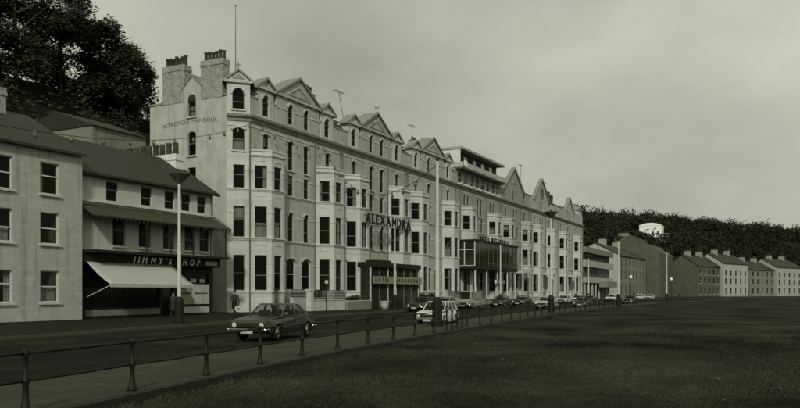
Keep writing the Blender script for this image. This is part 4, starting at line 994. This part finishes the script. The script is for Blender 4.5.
vl = thing('hillside_villa', 'bright white villa with low curved roof among the trees on the hill', 'villa', (vx, vy, vz))
q = MB(); vA, vB = (vx, vy + 7.5), (vx, vy - 7.5)
vops = [(1.5 + 3.6 * i, 3.0 + 3.6 * i, vz + z, vz + z + 1.9, 0) for i in (0, 2, 3) for z in (1.4,)] + [(10.5, 11.7, vz + 4.8, vz + 6.2, 0)]
wall(q, vA, vB, vz - 5, vz + 7.6, vops, .2); wall(q, vB, (vx + 14, vy - 7.5), vz - 5, vz + 7.6, [(4, 5.6, vz + 4.6, vz + 6.4, 0)], .2)
q.quad((vx + 14, vy - 7.5, vz - 5), (vx + 14, vy + 7.5, vz - 5), (vx + 14, vy + 7.5, vz + 7.6), (vx + 14, vy - 7.5, vz + 7.6)); q.quad((vx, vy + 7.5, vz - 5), (vx + 14, vy + 7.5, vz - 5), (vx + 14, vy + 7.5, vz + 7.6), (vx, vy + 7.5, vz + 7.6))
part('wall', q, M_WHITEW, vl)
for o in vops: window(vl, vA, vB, o, curtain=0, sill=False, sash=M_SASHW)
q = MB(); q.prism([(vy - 7.7, vz + 7.6), (vy + 7.7, vz + 7.6), (vy + 7.7, vz + 8.0), (vy + 5, vz + 9.0), (vy + 1.5, vz + 9.6), (vy - 1.5, vz + 9.6), (vy - 5, vz + 9.0), (vy - 7.7, vz + 8.0)], 'x', vx - .2, vx + 14.2); part('curved_roof', q, M_WHITEW, vl)
q = MB(); q.box(vx - 1, vx + 9, vy + 7.52, vy + 13, vz - 5, vz + 3.6); part('side_wing', q, M_CONC, vl)
q = MB(); q.box(vx - 3, vx + 10, vy - 13, vy - 7.52, vz - 6, vz + 1.5); part('terrace_wing', q, M_CONC, vl)

def tree(name, label, base, h, spread, n, size, seed, group=None):
    rnd = random.Random(seed); t = thing(name, label, 'tree', base, group=group)
    q = MB(); q.tube([(0, 0, -.4), (.1, 0, h * .3), (-.1, .1, h * .6), (0, 0, h * .85)], [h * .028, h * .022, h * .014, h * .005], 8)
    for k in range(7):
        a = k * 2.4; z0 = h * (.3 + .07 * k); q.tube([(0, 0, z0), (math.cos(a) * spread * .4, math.sin(a) * spread * .4, z0 + h * .12), (math.cos(a) * spread * .75, math.sin(a) * spread * .75, z0 + h * .2)], [h * .012, h * .008, h * .003], 6)
    lpart('trunk', q, M_BARK, t)
    c = MB()
    for k in range(34):
        a = rnd.uniform(0, 6.28); r_ = spread * math.sqrt(rnd.random()) * .75; zz = h * rnd.uniform(.04, .97)
        r_ *= 1.05 - .75 * max(0, (zz / h - .5) * 2) ** 1.5
        s = spread * rnd.uniform(.28, .46)
        leaf_quads(c, (math.cos(a) * r_, math.sin(a) * r_, zz), (s, s, s * .8), n // 34, size, rnd)
    lpart('crown', c, M_LEAF, t)
k = 0
for x, y, h, lab in ((79, 44, 9.5, 'dark tree on the bank just behind the stepped gable wall'), (72.5, 42, 12, 'dense dark tree on the bank above the shop chimney pots'), (66, 42, 13.5, 'dark tree on the bank behind the right half of the shop roof'), (59, 41, 13, 'dark bushy tree on the bank behind the shop roof ridge'), (51, 42, 14, 'dark tree on the bank behind the chimney of the plain house'), (42, 42, 13, 'broad dark tree on the bank behind the plain house roof'), (33, 42, 14, 'dark tree on the bank farthest along behind the plain house')):
    k += 1; tree('bank_tree', lab, (x, y, hill_z(x, y)), h, 5.4 if k < 3 else 6.2, 17000, .29, k, group='trees on the bank behind the shops')
bk = MB(); rnd = random.Random(77)
for _ in range(420):
    x, y = rnd.uniform(15, 96), rnd.uniform(24, 52); z = hill_z(x, y); leaf_quads(bk, (x, y, z + 1.3), (2.4, 2.4, 2.0), 60, .32, rnd)
bo = part('bank_undergrowth', bk, M_LEAF, None); bo['kind'] = 'stuff'; bo['label'] = 'dark undergrowth on the bank behind the shops'; bo['category'] = 'undergrowth'
rb = MB(); rb.box(44, 49.9, 10.5, 20, 0, 15.6); rb2 = thing('rear_wing', 'dark rear building between shop and gable wall', 'building', (44, 10.5, 0)); part('wall', rb, M_GREYW, rb2)
q = MB(); q.prism([(10.2, 15.6), (20.2, 15.6), (15, 17.3)], 'x', 43.9, 49.95); part('roof', q, M_SLATE, rb2)

# ------------------------------------------------------------------ promenade railing
fl = thing('promenade_railing', 'two-rail dark iron railing along the edge of the lawn', 'railing', (12, fen(12), 0))
PM = MB(); PM.lathe([(.09, 0), (.09, .03), (.065, .07), (.055, .16), (.045, .2), (.04, .40), (.055, .42), (.055, .49), (.04, .51), (.036, .80), (.052, .82), (.052, .88), (.03, .91)], (0, 0, 0), 9)
pm = PM.mesh('post', M_IRON, True)
px_ = []; x = 12.0
while x > -14: x -= 2.45; px_.append(x)
px_.reverse(); x = 12.0
while x < 29.6: px_.append(x); x += 2.43
px_.append(30.9)
gate = [31.75, 32.6, 33.45]
px2 = [34.3]
while px2[-1] < 190: px2.append(px2[-1] + 2.45)
off = -0.02
for x in px_ + gate + px2: link('post', pm, fl, Vector((x, fen(x) + off, 0.0)) - fl.location)
for run in (px_, px2):
    for a, b in zip(run[:-1], run[1:]):
        for z, r_ in ((.85, .027), (.455, .023)):
            sag = .006 * math.sin(a * 3)
            q = MB(); q.tube([(a, fen(a) + off, z), ((a + b) / 2, (fen(a) + fen(b)) / 2 + off, z - .01 + sag), (b, fen(b) + off, z)], r_, 6); part('rail', q, M_IRON, fl, True)

# ------------------------------------------------------------------ lamp posts
def lamp_post(label, x, y, h=8.0, head=True):
    t = thing('lamp_post', label, 'lamp post', (x, y, 0), group='promenade lamp posts')
    q = MB(); q.lathe([(.30, 0), (.30, .25), (.25, .3), (.25, 1.25), (.2, 1.38), (.12, 1.48)], (0, 0, 0), 12); lpart('base', q, M_IRON, t, False)
    q = MB(); q.lathe([(.105, 1.4), (.10, 4.2), (.12, 4.22), (.12, 4.3), (.085, 4.32), (.075, h)], (0, 0, 0), 10); lpart('pole', q, M_POLE, t, False)
    if head:
        q = MB(); q.lathe([(.09, h), (.12, h + .04), (.56, h + .50), (.58, h + .54), (.52, h + .57)], (0, 0, 0), 8); lpart('lantern', q, mat('lantern_metal', .06, .6, .3, 4), t)
        q = MB(); q.lathe([(.10, h + .57), (.07, h + .66), (.02, h + .72)], (0, 0, 0), 8); lpart('cap', q, M_IRON, t)
    else:
        q = MB(); q.lathe([(.08, h - .01), (.10, h + .05), (.03, h + .14)], (0, 0, 0), 8); lpart('cap', q, M_IRON, t)
    return t
lamp_post('pale lamp post with wide lantern on the kerb outside the shop', 30.6, krb(30.6) + .55, 7.55)
lamp_post('slim pale lamp post on the kerb before the hotel porch', 61.9, krb(61.9) + .6, 7.9, False)
lamp_post('slim pale lamp post on the kerb before the sun lounge', 93.2, krb(93.2) + .6, 7.9, False)
lamp_post('tall pale post with stout black base behind the white car at the railing', 34.15, -25.4, 8.25, False)
lamp_post('pale lamp post with wide lantern at the railing beside the oncoming pale car', 61.9, -23.4, 7.9)
lamp_post('far lamp post at the railing beside the dark car', 94.2, fen(94.2) + .55, 8.0)
lamp_post('pale lamp post on the kerb before the plain house left of the shop', 10.0, krb(10.0) + .55, 7.9, False)
lamp_post('farthest lamp post by the railing near the bend', 126.5, fen(126.5) + .55, 8.0)
lamp_post('farthest lamp post on the kerb outside the modern block', 140, krb(140) + .6, 8.0)
for i, (x, lab) in enumerate(((172, 'small globe street lamp outside the modern block'), (206, 'small globe street lamp outside the three-storey house'))):
    t = thing('globe_lamp', lab, 'street lamp', (x, krb(x) + .6, 0)); q = MB(); q.lathe([(.12, 0), (.06, .6), (.05, 4.6)], (0, 0, 0), 8); lpart('pole', q, M_IRON, t)
    q = MB(); q.lathe([(.05, 4.6), (.3, 4.8), (.38, 5.05), (.3, 5.3), (.05, 5.45)], (0, 0, 0), 10); lpart('globe', q, M_WHITEW, t, True)

# ------------------------------------------------------------------ strings of bulbs
def festoon(label, a, b, sag, n, bulb=.10):
    t = thing('bulb_string', label, 'string lights', a, group='strings of bulbs over the street')
    a, b = Vector(a), Vector(b); f = lambda s: a.lerp(b, s) - Vector((0, 0, sag * 4 * s * (1 - s)))
    q = MB(); q.tube([f(i / 40) for i in range(41)], .017, 5); part('wire', q, M_IRON, t)
    bm_ = MB(); bm_.lathe([(.03, .02), (.05, -.06), (bulb, -.15), (bulb * 1.05, -.23), (bulb * .6, -.33), (.01, -.36)], (0, 0, 0), 8); me = bm_.mesh('bulb', M_BULB, True)
    for i in range(n):
        link('bulb', me, t, f((i + .5) / n) - a)
festoon('string of bulbs from the corner house cornice sagging past the gable wall', (51.6, -.5, 16.3), (10.0, krb(10.0) + .55, 8.0), 1.85, 15)
festoon('string of bulbs looped along the cornice of the corner house', (51.7, -.5, 16.3), (62.2, -.5, 16.2), .9, 6)
festoon('string of bulbs crossing the road from the cornice to the tall pale post', (62.2, -.5, 16.2), (34.15, -25.4, 8.1), 3.0, 14)

# ------------------------------------------------------------------ aerials, flagpole, stop signs
def aerial(label, x, y, z, h, lean=0.0):
    t = thing('roof_aerial', label, 'aerial', (x, y, z)); q = MB(); q.tube([(0, 0, -.3), (lean, 0, h)], .03); lpart('mast', q, M_IRON, t)
    q = MB()
    q.tube([(lean - .9, 0, h), (lean + .9, 0, h)], .022)
    for k in range(6): q.tube([(lean - .8 + .32 * k, -.35, h), (lean - .8 + .32 * k, .35, h)], .014, 4)
    lpart('array', q, M_IRON, t)
aerial('leaning aerial behind the ball finial of the terrace gable', 71.2, 2.5, 20.4, 3.2, -1.2)
aerial('aerial on the stack of the terrace house beside the penthouse', 92.5, 4.6, 22.6, 1.9)
aerial('aerial above the cream gabled house with the round ornament', 137.0, 3.5, 21.9, 3.8)
aerial('aerial above the end house of the terrace', 150.6, 3.0, 20.5, 3.6)
fp = thing('flagpole', 'thin bare flagpole rising above the corner house chimney', 'flagpole', (51.9, 1.9, 18.8)); q = MB(); q.tube([(0, 0, 0), (0, 0, 7.9)], [.06, .025]); lpart('pole', q, M_SASH, fp); q = MB(); q.lathe([(.02, 7.88), (.07, 7.94), (.02, 8.02)], (0, 0, 0), 8); lpart('truck', q, M_IRON, fp)
bs = thing('stop_sign_post', 'thin bus stop post with round plate before the white garden wall', 'sign', (48.9, krb(48.9) + .5, 0)); q = MB(); q.tube([(0, 0, 0), (0, 0, 2.75)], .035); lpart('pole', q, M_IRON, bs)
q = MB(); q.lathe([(.24, -.02), (.24, .02)], (0, -.05, 2.5), 16, 'y'); pt = lpart('plate', q, M_DARK, bs); q = MB(); q.lathe([(.15, -.03), (.15, .0)], (0, -.05, 2.5), 16, 'y'); lpart('disc', q, M_BOARD, pt)
bs.rotation_euler = (0, 0, R(-35))
rs = thing('round_sign', 'small round white sign on a short post by the person in the dark coat', 'sign', (36.5, krb(36.5) + .5, 0), R(-50)); q = MB(); q.tube([(0, 0, 0), (0, 0, .85)], .03); lpart('pole', q, M_IRON, rs)
q = MB(); q.lathe([(.20, -.02), (.20, .02)], (0, -.04, .70), 16, 'y'); pt = lpart('plate', q, M_BOARD, rs); q = MB(); q.box(-.07, -.03, -.075, -.062, .95, 1.18); q.box(-.03, .07, -.075, -.062, .95, .98); q.box(.04, .07, -.075, -.062, .98, 1.06); q.box(-.03, .07, -.075, -.062, 1.06, 1.09); mk = lpart('mark', q, M_DARK, pt); mk.location.z = -.35

# ------------------------------------------------------------------ cars
def arch(c, r_, z, n=7): return [(c - r_ * math.cos(math.pi * i / n), z + r_ * math.sin(math.pi * i / n)) for i in range(n + 1)]
def car(name, label, x, y, rz, paint, kind='saloon', group=None):
    t = thing(name, label, 'van' if kind == 'van' else 'car', (x, y, -.116), rz, group=group)
    wf, wr, rw_ = 1.28, -1.28, .30
    if kind == 'van':
        top = [(2.05, .42), (2.12, .62), (2.08, .95), (1.85, 1.06), (-2.05, 1.06), (-2.1, .6), (-2.05, .36)]
        cab = dict(x=(1.80, 1.25, -2.02, -1.92), z=(1.04, 1.92), w=(.84, .74)); zt = 1.06
    elif kind == 'estate':
        top = [(2.06, .40), (2.12, .58), (2.08, .72), (1.92, .80), (.92, .90), (-1.95, .90), (-2.08, .84), (-2.12, .55), (-2.05, .36)]
        cab = dict(x=(.98, .30, -2.02, -1.62), z=(.87, 1.38), w=(.79, .62)); zt = .9
    else:
        top = [(2.06, .40), (2.14, .56), (2.13, .70), (2.00, .79), (.95, .91), (-1.25, .94), (-1.95, .90), (-2.12, .80), (-2.14, .55), (-2.05, .36)]
        cab = dict(x=(.92, .26, -1.62, -.86), z=(.89, 1.37), w=(.80, .60)); zt = .92
    ol = top + [(wr - .40, .26)] + arch(wr, .37, .28) + [(wr + .40, .24), (wf - .40, .24)] + arch(wf, .37, .28) + [(wf + .40, .27)]
    q = MB(); q.prism(ol, 'y', -.83, .83)
    for i, v in enumerate(q.v):
        k = 1 - .10 * max(0, (abs(v[0]) - 1.2) / .94) ** 2 - .05 * max(0, (v[2] - .6) / .35) - (.03 if v[2] < .35 else 0)
        q.v[i] = (v[0], v[1] * k, v[2])
    b = lpart('body', q, paint, t); bevel(b, .05, 3)
    x0, x1, x2, x3 = cab['x']; z0, z1 = cab['z']; w0, w1 = cab['w']
    W0 = w0 - .06
    def edge(u): return Vector((x0 + (x1 - x0) * u, 0, 0)), Vector((x2 + (x3 - x2) * u, 0, 0))
    q = MB(); q.hull8([(x1 + .05, -w1 - .015, z1 - .045), (x1 + .05, w1 + .015, z1 - .045), (x3 - .05, w1 + .015, z1 - .045), (x3 - .05, -w1 - .015, z1 - .045)], [(x1 - .04, -w1 + .06, z1 + .012), (x1 - .04, w1 - .06, z1 + .012), (x3 + .06, w1 - .06, z1 + .012), (x3 + .06, -w1 + .06, z1 + .012)])
    c = lpart('roof', q, paint, t); bevel(c, .03, 2)
    xs_ = [0.0, .48, 1.0] if kind == 'saloon' else [0.0, .345, .655, 1.0] if kind == 'estate' else [0.0, .22, 1.0]
    for s in (-1, 1):
        for i_, u in enumerate(xs_):
            pw_ = .07 if u == 0 else (.10 if kind == 'saloon' else .055) if u < 1 else (.26 if kind == 'saloon' else .14)
            bx0, bx1 = x0 + (x2 - x0) * u, x1 + (x3 - x1) * u
            dxa, dxb = (0, pw_) if u == 0 else (-pw_ / 2, pw_ / 2) if u < 1 else (-pw_, 0)
            q = MB(); ya, yb_ = s * W0, s * w1
            q.hull8([(bx0 - dxa, ya, z0 - .02), (bx0 - dxb, ya, z0 - .02), (bx0 - dxb, ya - s * .05, z0 - .02), (bx0 - dxa, ya - s * .05, z0 - .02)] if u == 0 else [(bx0 - dxa, ya, z0 - .02), (bx0 - dxb, ya, z0 - .02), (bx0 - dxb, ya - s * .05, z0 - .02), (bx0 - dxa, ya - s * .05, z0 - .02)],
                    [(bx1 - dxa, yb_, z1 - .02), (bx1 - dxb, yb_, z1 - .02), (bx1 - dxb, yb_ - s * .05, z1 - .02), (bx1 - dxa, yb_ - s * .05, z1 - .02)])
            lpart('pillar', q, paint, t)
        if kind == 'van':
            q = MB(); xa, xb = x0 + (x2 - x0) * .24, x2; xc, xd = x1 + (x3 - x1) * .24, x3
            q.hull8([(xa, s * W0, z0), (xb, s * W0, z0), (xb, s * (W0 - .04), z0), (xa, s * (W0 - .04), z0)], [(xc, s * w1, z1), (xd, s * w1, z1), (xd, s * (w1 - .04), z1), (xc, s * (w1 - .04), z1)]); lpart('side_panel', q, paint, t)
    for sx_ in ((.25, -.75) if kind != 'van' else (.75,)):
        for sy_ in (-.36, .36):
            q = MB(); q.box(sx_ - .12, sx_ + .02, sy_ - .24, sy_ + .24, .6, 1.14); bevel(lpart('seat', q, M_DARK, t), .05, 2)
    def face(p, a, b_, c0, c1, e=.012):
        """sub-rectangle of a quad face p (bl, br, tr, tl) pushed outwards"""
        p = [Vector(v) for v in p]; nrm = (p[1] - p[0]).cross(p[3] - p[0]).normalized()
        def uv(u, v): return p[0].lerp(p[1], u).lerp(p[3].lerp(p[2], u), v) + nrm * e
        return [uv(a, c0), uv(b_, c0), uv(b_, c1), uv(a, c1)]
    fr_ = [(x0, -W0, z0), (x0, W0, z0), (x1, w1, z1), (x1, -w1, z1)]; rr_ = [(x2, W0, z0), (x2, -W0, z0), (x3, -w1, z1), (x3, w1, z1)]
    rt = [(x2, -W0, z0), (x0, -W0, z0), (x1, -w1, z1), (x3, -w1, z1)]; lf = [(x0, W0, z0), (x2, W0, z0), (x3, w1, z1), (x1, w1, z1)]
    def pane(nm, fc, a, b_, c0=.12, c1=.90):
        q = MB(); q.poly(face(fc, a, b_, c0, c1)); lpart(nm, q, M_CARGLASS, t)
    pane('windscreen', fr_, .06, .94); pane('rear_window', rr_, .08, .92)
    spl = (.08, .50, .53, .90) if kind != 'van' else (.62, .93, 0, 0)
    for nm, fc, flip in (('side_window', rt, True), ('side_window', lf, False)):
        segs = [(.10, .46), (.50, .88)] if kind == 'saloon' else [(.07, .33), (.36, .64), (.67, .92)] if kind == 'estate' else [(.76, .96)]
        for a, b_ in segs:
            if not flip: a, b_ = 1 - b_, 1 - a
            pane(nm, fc, a, b_, .14 if kind != 'van' else .25, .88)
    for s in (-1, 1):
        for wx in (wf, wr):
            q = MB(); q.lathe([(.17, -.085), (.27, -.09), (.30, -.06), (.30, .06), (.27, .09), (.17, .085)], (0, 0, 0), 20, 'y'); wh = lpart('wheel', q, M_TYRE, t, False); wh.location = (wx, s * .70, .30)
            q = MB(); q.lathe([(.185, -.086), (.165, -.094), (.11, -.088), (.09, -.112), (.01, -.118)] if s < 0 else [(.185, .086), (.165, .094), (.11, .088), (.09, .112), (.01, .118)], (0, 0, 0), 16, 'y', cap=False); lpart('hubcap', q, M_CHROME, wh)
        q = MB(); q.box(wr - .38, wr + .38, min(s * .45, s * .76), max(s * .45, s * .76), .26, .66); q.box(wf - .38, wf + .38, min(s * .45, s * .76), max(s * .45, s * .76), .26, .66); lpart('wheel_well', q, M_TYRE, t)
    fx = 2.13 if kind != 'van' else 2.11
    q = MB(); q.box(fx - .02, fx + .035, -.70, .70, .52, .68); gr = lpart('grille', q, M_DARK, t)
    q = MB(); q.box(fx + .030, fx + .045, -.44, .44, .655, .672); q.box(fx + .030, fx + .045, -.44, .44, .59, .60); lpart('grille_bar', q, M_CHROME, gr)
    for s in (-1, 1):
        q = MB(); q.lathe([(.10, -.03), (.10, .012), (.085, .022), (.05, .034), (.01, .038)], (fx + .02, s * .575, .60), 14, 'x'); lpart('headlight', q, M_LAMP, t, True)
    for nm, bx_ in (('front_bumper', fx + .03), ('rear_bumper', -2.17)):
        q = MB(); q.box(bx_, bx_ + .08, -.76, .76, .37, .48); e = bx_ - .29 if bx_ > 0 else bx_ + .001
        for s in (-1, 1): q.box(e, e + .38, min(s * .76, s * .80), max(s * .76, s * .80), .375, .475)
        bevel(lpart(nm, q, M_CHROME, t), .02, 2)
    q = MB(); q.box(fx + .121, fx + .13, -.26, .26, .30, .41); lpart('number_plate', q, M_BOARD, t)
    for s in (-1, 1):
        q = MB(); q.box(-2.17, -2.11, min(s * .5, s * .74), max(s * .5, s * .74), .58, .70); lpart('tail_light', q, M_DARK, t)
        q = MB(); yy = s * .845
        for xx in ((.30, -.62) if kind != 'van' else (.6,)): q.box(xx - .09, xx + .05, min(yy - s * .03, yy), max(yy - s * .03, yy), .745, .77)
        lpart('door_handle', q, M_CHROME, t)
        q = MB()
        for xx in ((.98, -.10, -1.0) if kind != 'van' else (1.5, .5)): q.box(xx - .006, xx + .006, s * .835 - .006, s * .835 + .004, .34, .86)
        lpart('door_seam', q, M_DARK, t)
    q = MB(); q.tube([(.82, .78, .95), (.80, .9, 1.0)], .012); q.box(.76, .80, .84, .98, .97, 1.07); lpart('mirror', q, M_CHROME, t)
    return t
def paint(name, v, rough=.28): return mat(name, v, rough, .08, 1.0, spec=.6)
P_DK = paint('dark_metallic_paint', .026); P_WH = paint('white_car_paint', .62); P_BK = paint('black_car_paint', .02); P_GR = paint('grey_car_paint', .28); P_LT = paint('pale_car_paint', .45)
def on_road(f, o, x): return f(x) + o
def rz_in(f, x): return math.pi + tang(f, x)
car('saloon_car', 'dark saloon driving along the road with round bright headlights', 24.35, -22.75, rz_in(fen, 24.6) + R(1), P_DK)
wc = car('estate_car', 'white estate car by the railing behind the tall pale post', 37.9, -23.75, rz_in(fen, 37) + R(0), P_WH, 'estate'); wc.scale = (.84, .88, .95)
car('saloon_car', 'pale saloon coming along the road near the lamp post at the railing', 79.6, -17.9, rz_in(fen, 79), P_LT)
car('estate_car', 'dark estate standing near the far lamp post at the railing', 89.0, -19.6, rz_in(fen, 89) + R(4), P_BK, 'estate')
car('saloon_car', 'black saloon far off near the bend of the road', 119.0, fen(119) + 4.4, rz_in(fen, 119), P_BK)
pk = lambda x: krb(x) - 1.15
car('saloon_car', 'dark saloon parked at the kerb before the hotel porch', 64.6, pk(64.6), rz_in(krb, 64.6), P_BK)
car('saloon_car', 'grey saloon parked behind the dark one outside the hotel porch', 70.4, pk(70.4), rz_in(krb, 70), P_GR)
car('parked_van', 'grey van parked at the kerb beyond the hotel porch', 77.4, pk(77.4), rz_in(krb, 77), paint('van_paint', .24), 'van')
car('saloon_car', 'black saloon parked under the left end of the sun lounge', 88.5, pk(88.5), rz_in(krb, 88), P_BK)
car('saloon_car', 'dark saloon parked under the right end of the sun lounge', 97.0, pk(97), rz_in(krb, 97), P_DK)
car('saloon_car', 'light saloon parked before the brown brick gabled house', 118.5, pk(118.5), rz_in(krb, 118), P_LT)
car('saloon_car', 'white saloon parked before the cream gabled house', 126.5, pk(126.5), rz_in(krb, 126), P_WH)
car('saloon_car', 'dark saloon parked before the end house of the terrace', 134.0, pk(134), rz_in(krb, 134), P_DK)
car('estate_car', 'white estate parked near the end of the terrace', 150.5, pk(150.5), rz_in(krb, 150), P_WH, 'estate')
car('saloon_car', 'white saloon parked outside the modern block', 172.0, pk(172), rz_in(krb, 172), P_WH)
car('saloon_car', 'pale saloon parked outside the three-storey house', 181.0, pk(181), rz_in(krb, 181), P_LT)

# ------------------------------------------------------------------ people
def person(label, x, y, rz, coat, legs, h=1.72, walk=.12, arm=.15, bag=False):
    t = thing('person', label, 'person', (x, y, .0), rz)
    k = h / 1.75
    V = [(0, 0, .95), (0, 0, 1.15), (.01, 0, 1.34), (.02, 0, 1.48), (.03, 0, 1.56), (.05, 0, 1.66), (.04, 0, 1.73)]
    Rr = [(.15, .17), (.13, .16), (.14, .19), (.055, .06), (.06, .06), (.095, .08), (.06, .055)]
    E = [(0, 1), (1, 2), (2, 3), (3, 4), (4, 5), (5, 6)]
    def add(p, r_, par): V.append(p); Rr.append(r_); E.append((par, len(V) - 1)); return len(V) - 1
    for s in (-1, 1):
        hp = add((0, s * .09, .88), (.11, .10), 0); kn = add((s * walk + .03, s * .10, .48), (.075, .075), hp); an = add((s * walk * 1.6 - .02, s * .10, .09), (.05, .05), kn); add((s * walk * 1.6 + .13, s * .11, .045), (.05, .04), an)
        sh_ = add((0, s * .19, 1.40), (.075, .07), 2); el = add((-s * arm * .5, s * .25, 1.12), (.055, .05), sh_); wr_ = add((-s * arm + .06, s * .25, .88), (.04, .035), el); hn = add((-s * arm + .09, s * .25, .79), (.042, .03), wr_)
        for f in range(4): add((-s * arm + .10 + .012 * f, s * (.25 + .018 * (f - 1.5)), .70), (.010, .010), hn)
        add((-s * arm + .13, s * .22, .76), (.011, .011), hn)
    me = bpy.data.meshes.new('body'); me.from_pydata([(a * k, b * k, c * k) for a, b, c in V], E, [])
    o = link('body', me, t)
    m = bpy.data.materials.new('clothed_figure'); m.use_nodes = True; n = m.node_tree.nodes; l = m.node_tree.links
    tcn = n.new('ShaderNodeTexCoord'); sx = n.new('ShaderNodeSeparateXYZ'); rmp = n.new('ShaderNodeValToRGB'); mr = n.new('ShaderNodeMapRange'); mr.inputs[2].default_value = 1.85 * k
    l.new(tcn.outputs['Object'], sx.inputs[0]); l.new(sx.outputs[2], mr.inputs[0]); l.new(mr.outputs[0], rmp.inputs[0]); l.new(rmp.outputs[0], n['Principled BSDF'].inputs['Base Color'])
    el_ = rmp.color_ramp; el_.interpolation = 'CONSTANT'; el_.elements[0].position = 0; el_.elements[0].color = g(.02); el_.elements[1].position = .05; el_.elements[1].color = g(legs)
    for p_, c_ in ((.36, coat), (.815, .33)): e = el_.elements.new(p_); e.color = g(c_)
    n['Principled BSDF'].inputs['Roughness'].default_value = .85
    me.materials.append(m)
    sk = o.modifiers.new('skin', 'SKIN'); sk.use_smooth_shade = True
    for i, r_ in enumerate(Rr): me.skin_vertices[0].data[i].radius = (r_[0] * k, r_[1] * k)
    me.skin_vertices[0].data[0].use_root = True
    ss = o.modifiers.new('sub', 'SUBSURF'); ss.levels = 1; ss.render_levels = 2
    q = MB(); q.lathe([(.085, 1.655), (.105, 1.70), (.095, 1.77), (.05, 1.81), (.01, 1.82)], (.02, 0, 0), 12); hr = lpart('hair', q, M_DARK, t, True); hr.scale = (k, k, k)
    q = MB(); q.lathe([(.23, .52), (.215, .75), (.19, 1.0), (.20, 1.1)], (0.01, 0, 0), 14, cap=False); ct = lpart('coat_skirt', q, mat('coat_%d' % int(coat * 1000), coat, .9, .2, 6), t, True); ct.scale = (k, k * .95, k)
    for s in (-1, 1):
        q = MB(); q.lathe([(.004, 0), (.009, .004), (.004, .01)], (.135, s * .032, 1.685), 8, 'x'); e = lpart('eye', q, M_DARK, t); e.scale = (k, k, k)
    q = MB(); q.tube([(.13, 0, 1.69), (.158, 0, 1.652), (.13, 0, 1.64)], [.01, .016, .008]); e = lpart('nose', q, M_SKIN, t, True); e.scale = (k, k, k)
    if bag:
        b_ = thing('hand_bag', 'pale bag held by the person in the dark coat', 'bag', (x + .05, y - .28, .40), rz); q = MB(); q.box(-.16, .16, -.05, .05, 0, .26); q.tube([(-.08, 0, .26), (-.05, 0, .36), (.05, 0, .36), (.08, 0, .26)], .012); lpart('bag', q, M_BOARD, b_)
    return t
person('person in a long dark coat standing by the corner house', 42.2, -6.0, R(200), .02, .02, 1.84)
person('person in pale clothes walking on the pavement near the terrace end', 133.0, krb(133) + 2.2, R(180), .55, .45, 1.75, .2)
person('person in dark coat walking beside the one in pale clothes', 134.6, krb(134.6) + 1.4, R(180), .02, .02, 1.75, .2)
person('person in dark clothes on the pavement outside the three-storey house', 178, krb(178) + 1.5, R(170), .02, .02, 1.78, .2)
person('person in dark clothes far along the pavement by the warehouse', 215, krb(215) + 1.2, R(20), .02, .02, 1.78, .2)
person('person in dark coat standing under the edge of the shop awning', 37.2, -5.0, R(60), .025, .02, 1.7)

# ------------------------------------------------------------------ grass blades and litter on the lawn (uncountable)
rnd = random.Random(9); gb = MB()
ca, sa = math.cos(AZ), math.sin(AZ)
for _ in range(34000):
    dpt = 9.0 * (1 + 3.2 * rnd.random() ** 1.5); r_ = rnd.uniform(-.60, .60)
    x0_ = dpt * (r_ * sa + ca); y0_ = EYE[1] + dpt * (-r_ * ca + sa)
    if y0_ > fen(x0_) - .45: continue
    big = math.sin(x0_ * .9 + 1.3 * math.sin(y0_ * .7)) * math.sin(y0_ * 1.1 + math.sin(x0_ * .5)) > .35
    for b_ in range(4):
        x = x0_ + rnd.gauss(0, .025); y = y0_ + rnd.gauss(0, .025)
        z = lawn_z(x, y) - .01; a = rnd.uniform(0, 6.28); h = rnd.uniform(.025, .06) * (1.5 if big else 1); ww = rnd.uniform(.004, .009) * (1 + dpt / 20)
        gb.v += [(x - ww * math.cos(a), y - ww * math.sin(a), z), (x + ww * math.cos(a), y + ww * math.sin(a), z), (x + rnd.uniform(-.045, .045), y + rnd.uniform(-.045, .045), z + h)]
        k = len(gb.v); gb.f.append((k - 3, k - 2, k - 1))
for _ in range(2600):                               # longer grass along the kerb
    x = rnd.uniform(8, 60); y = fen(x) - .44 - abs(rnd.gauss(0, .16)); z = -.15; a = rnd.uniform(0, 6.28); h = rnd.uniform(.04, .12) * (1 + .6 * math.sin(x * 2.1) * math.sin(x * .7)); ww = .014
    gb.v += [(x - ww * math.cos(a), y - ww * math.sin(a), z), (x + ww * math.cos(a), y + ww * math.sin(a), z), (x + rnd.uniform(-.06, .06), y + rnd.uniform(-.06, .06), z + h)]
    k = len(gb.v); gb.f.append((k - 3, k - 2, k - 1))
me = bpy.data.meshes.new('grass'); me.from_pydata(gb.v, [], gb.f); me.materials.append(M_BLADE)
go = link('grass', me); go['kind'] = 'stuff'; go['label'] = 'short dark mown grass of the lawn'; go['category'] = 'grass'
lt = MB()
for _ in range(7):
    x = rnd.uniform(12, 40); y = fen(x) - rnd.uniform(1, 14); z = lawn_z(x, y) + .03; s = rnd.uniform(.012, .025); lt.hull8([(x, y, z), (x + s, y, z), (x + s, y + s, z + .01), (x, y + s, z)], [(x, y, z + .02), (x + s, y, z + .02), (x + s, y + s, z + .03), (x, y + s, z + .02)])
lo_ = part('litter', lt, M_SIGNBAND, None); lo_['kind'] = 'stuff'; lo_['label'] = 'scattered pale scraps on the grass'; lo_['category'] = 'litter'
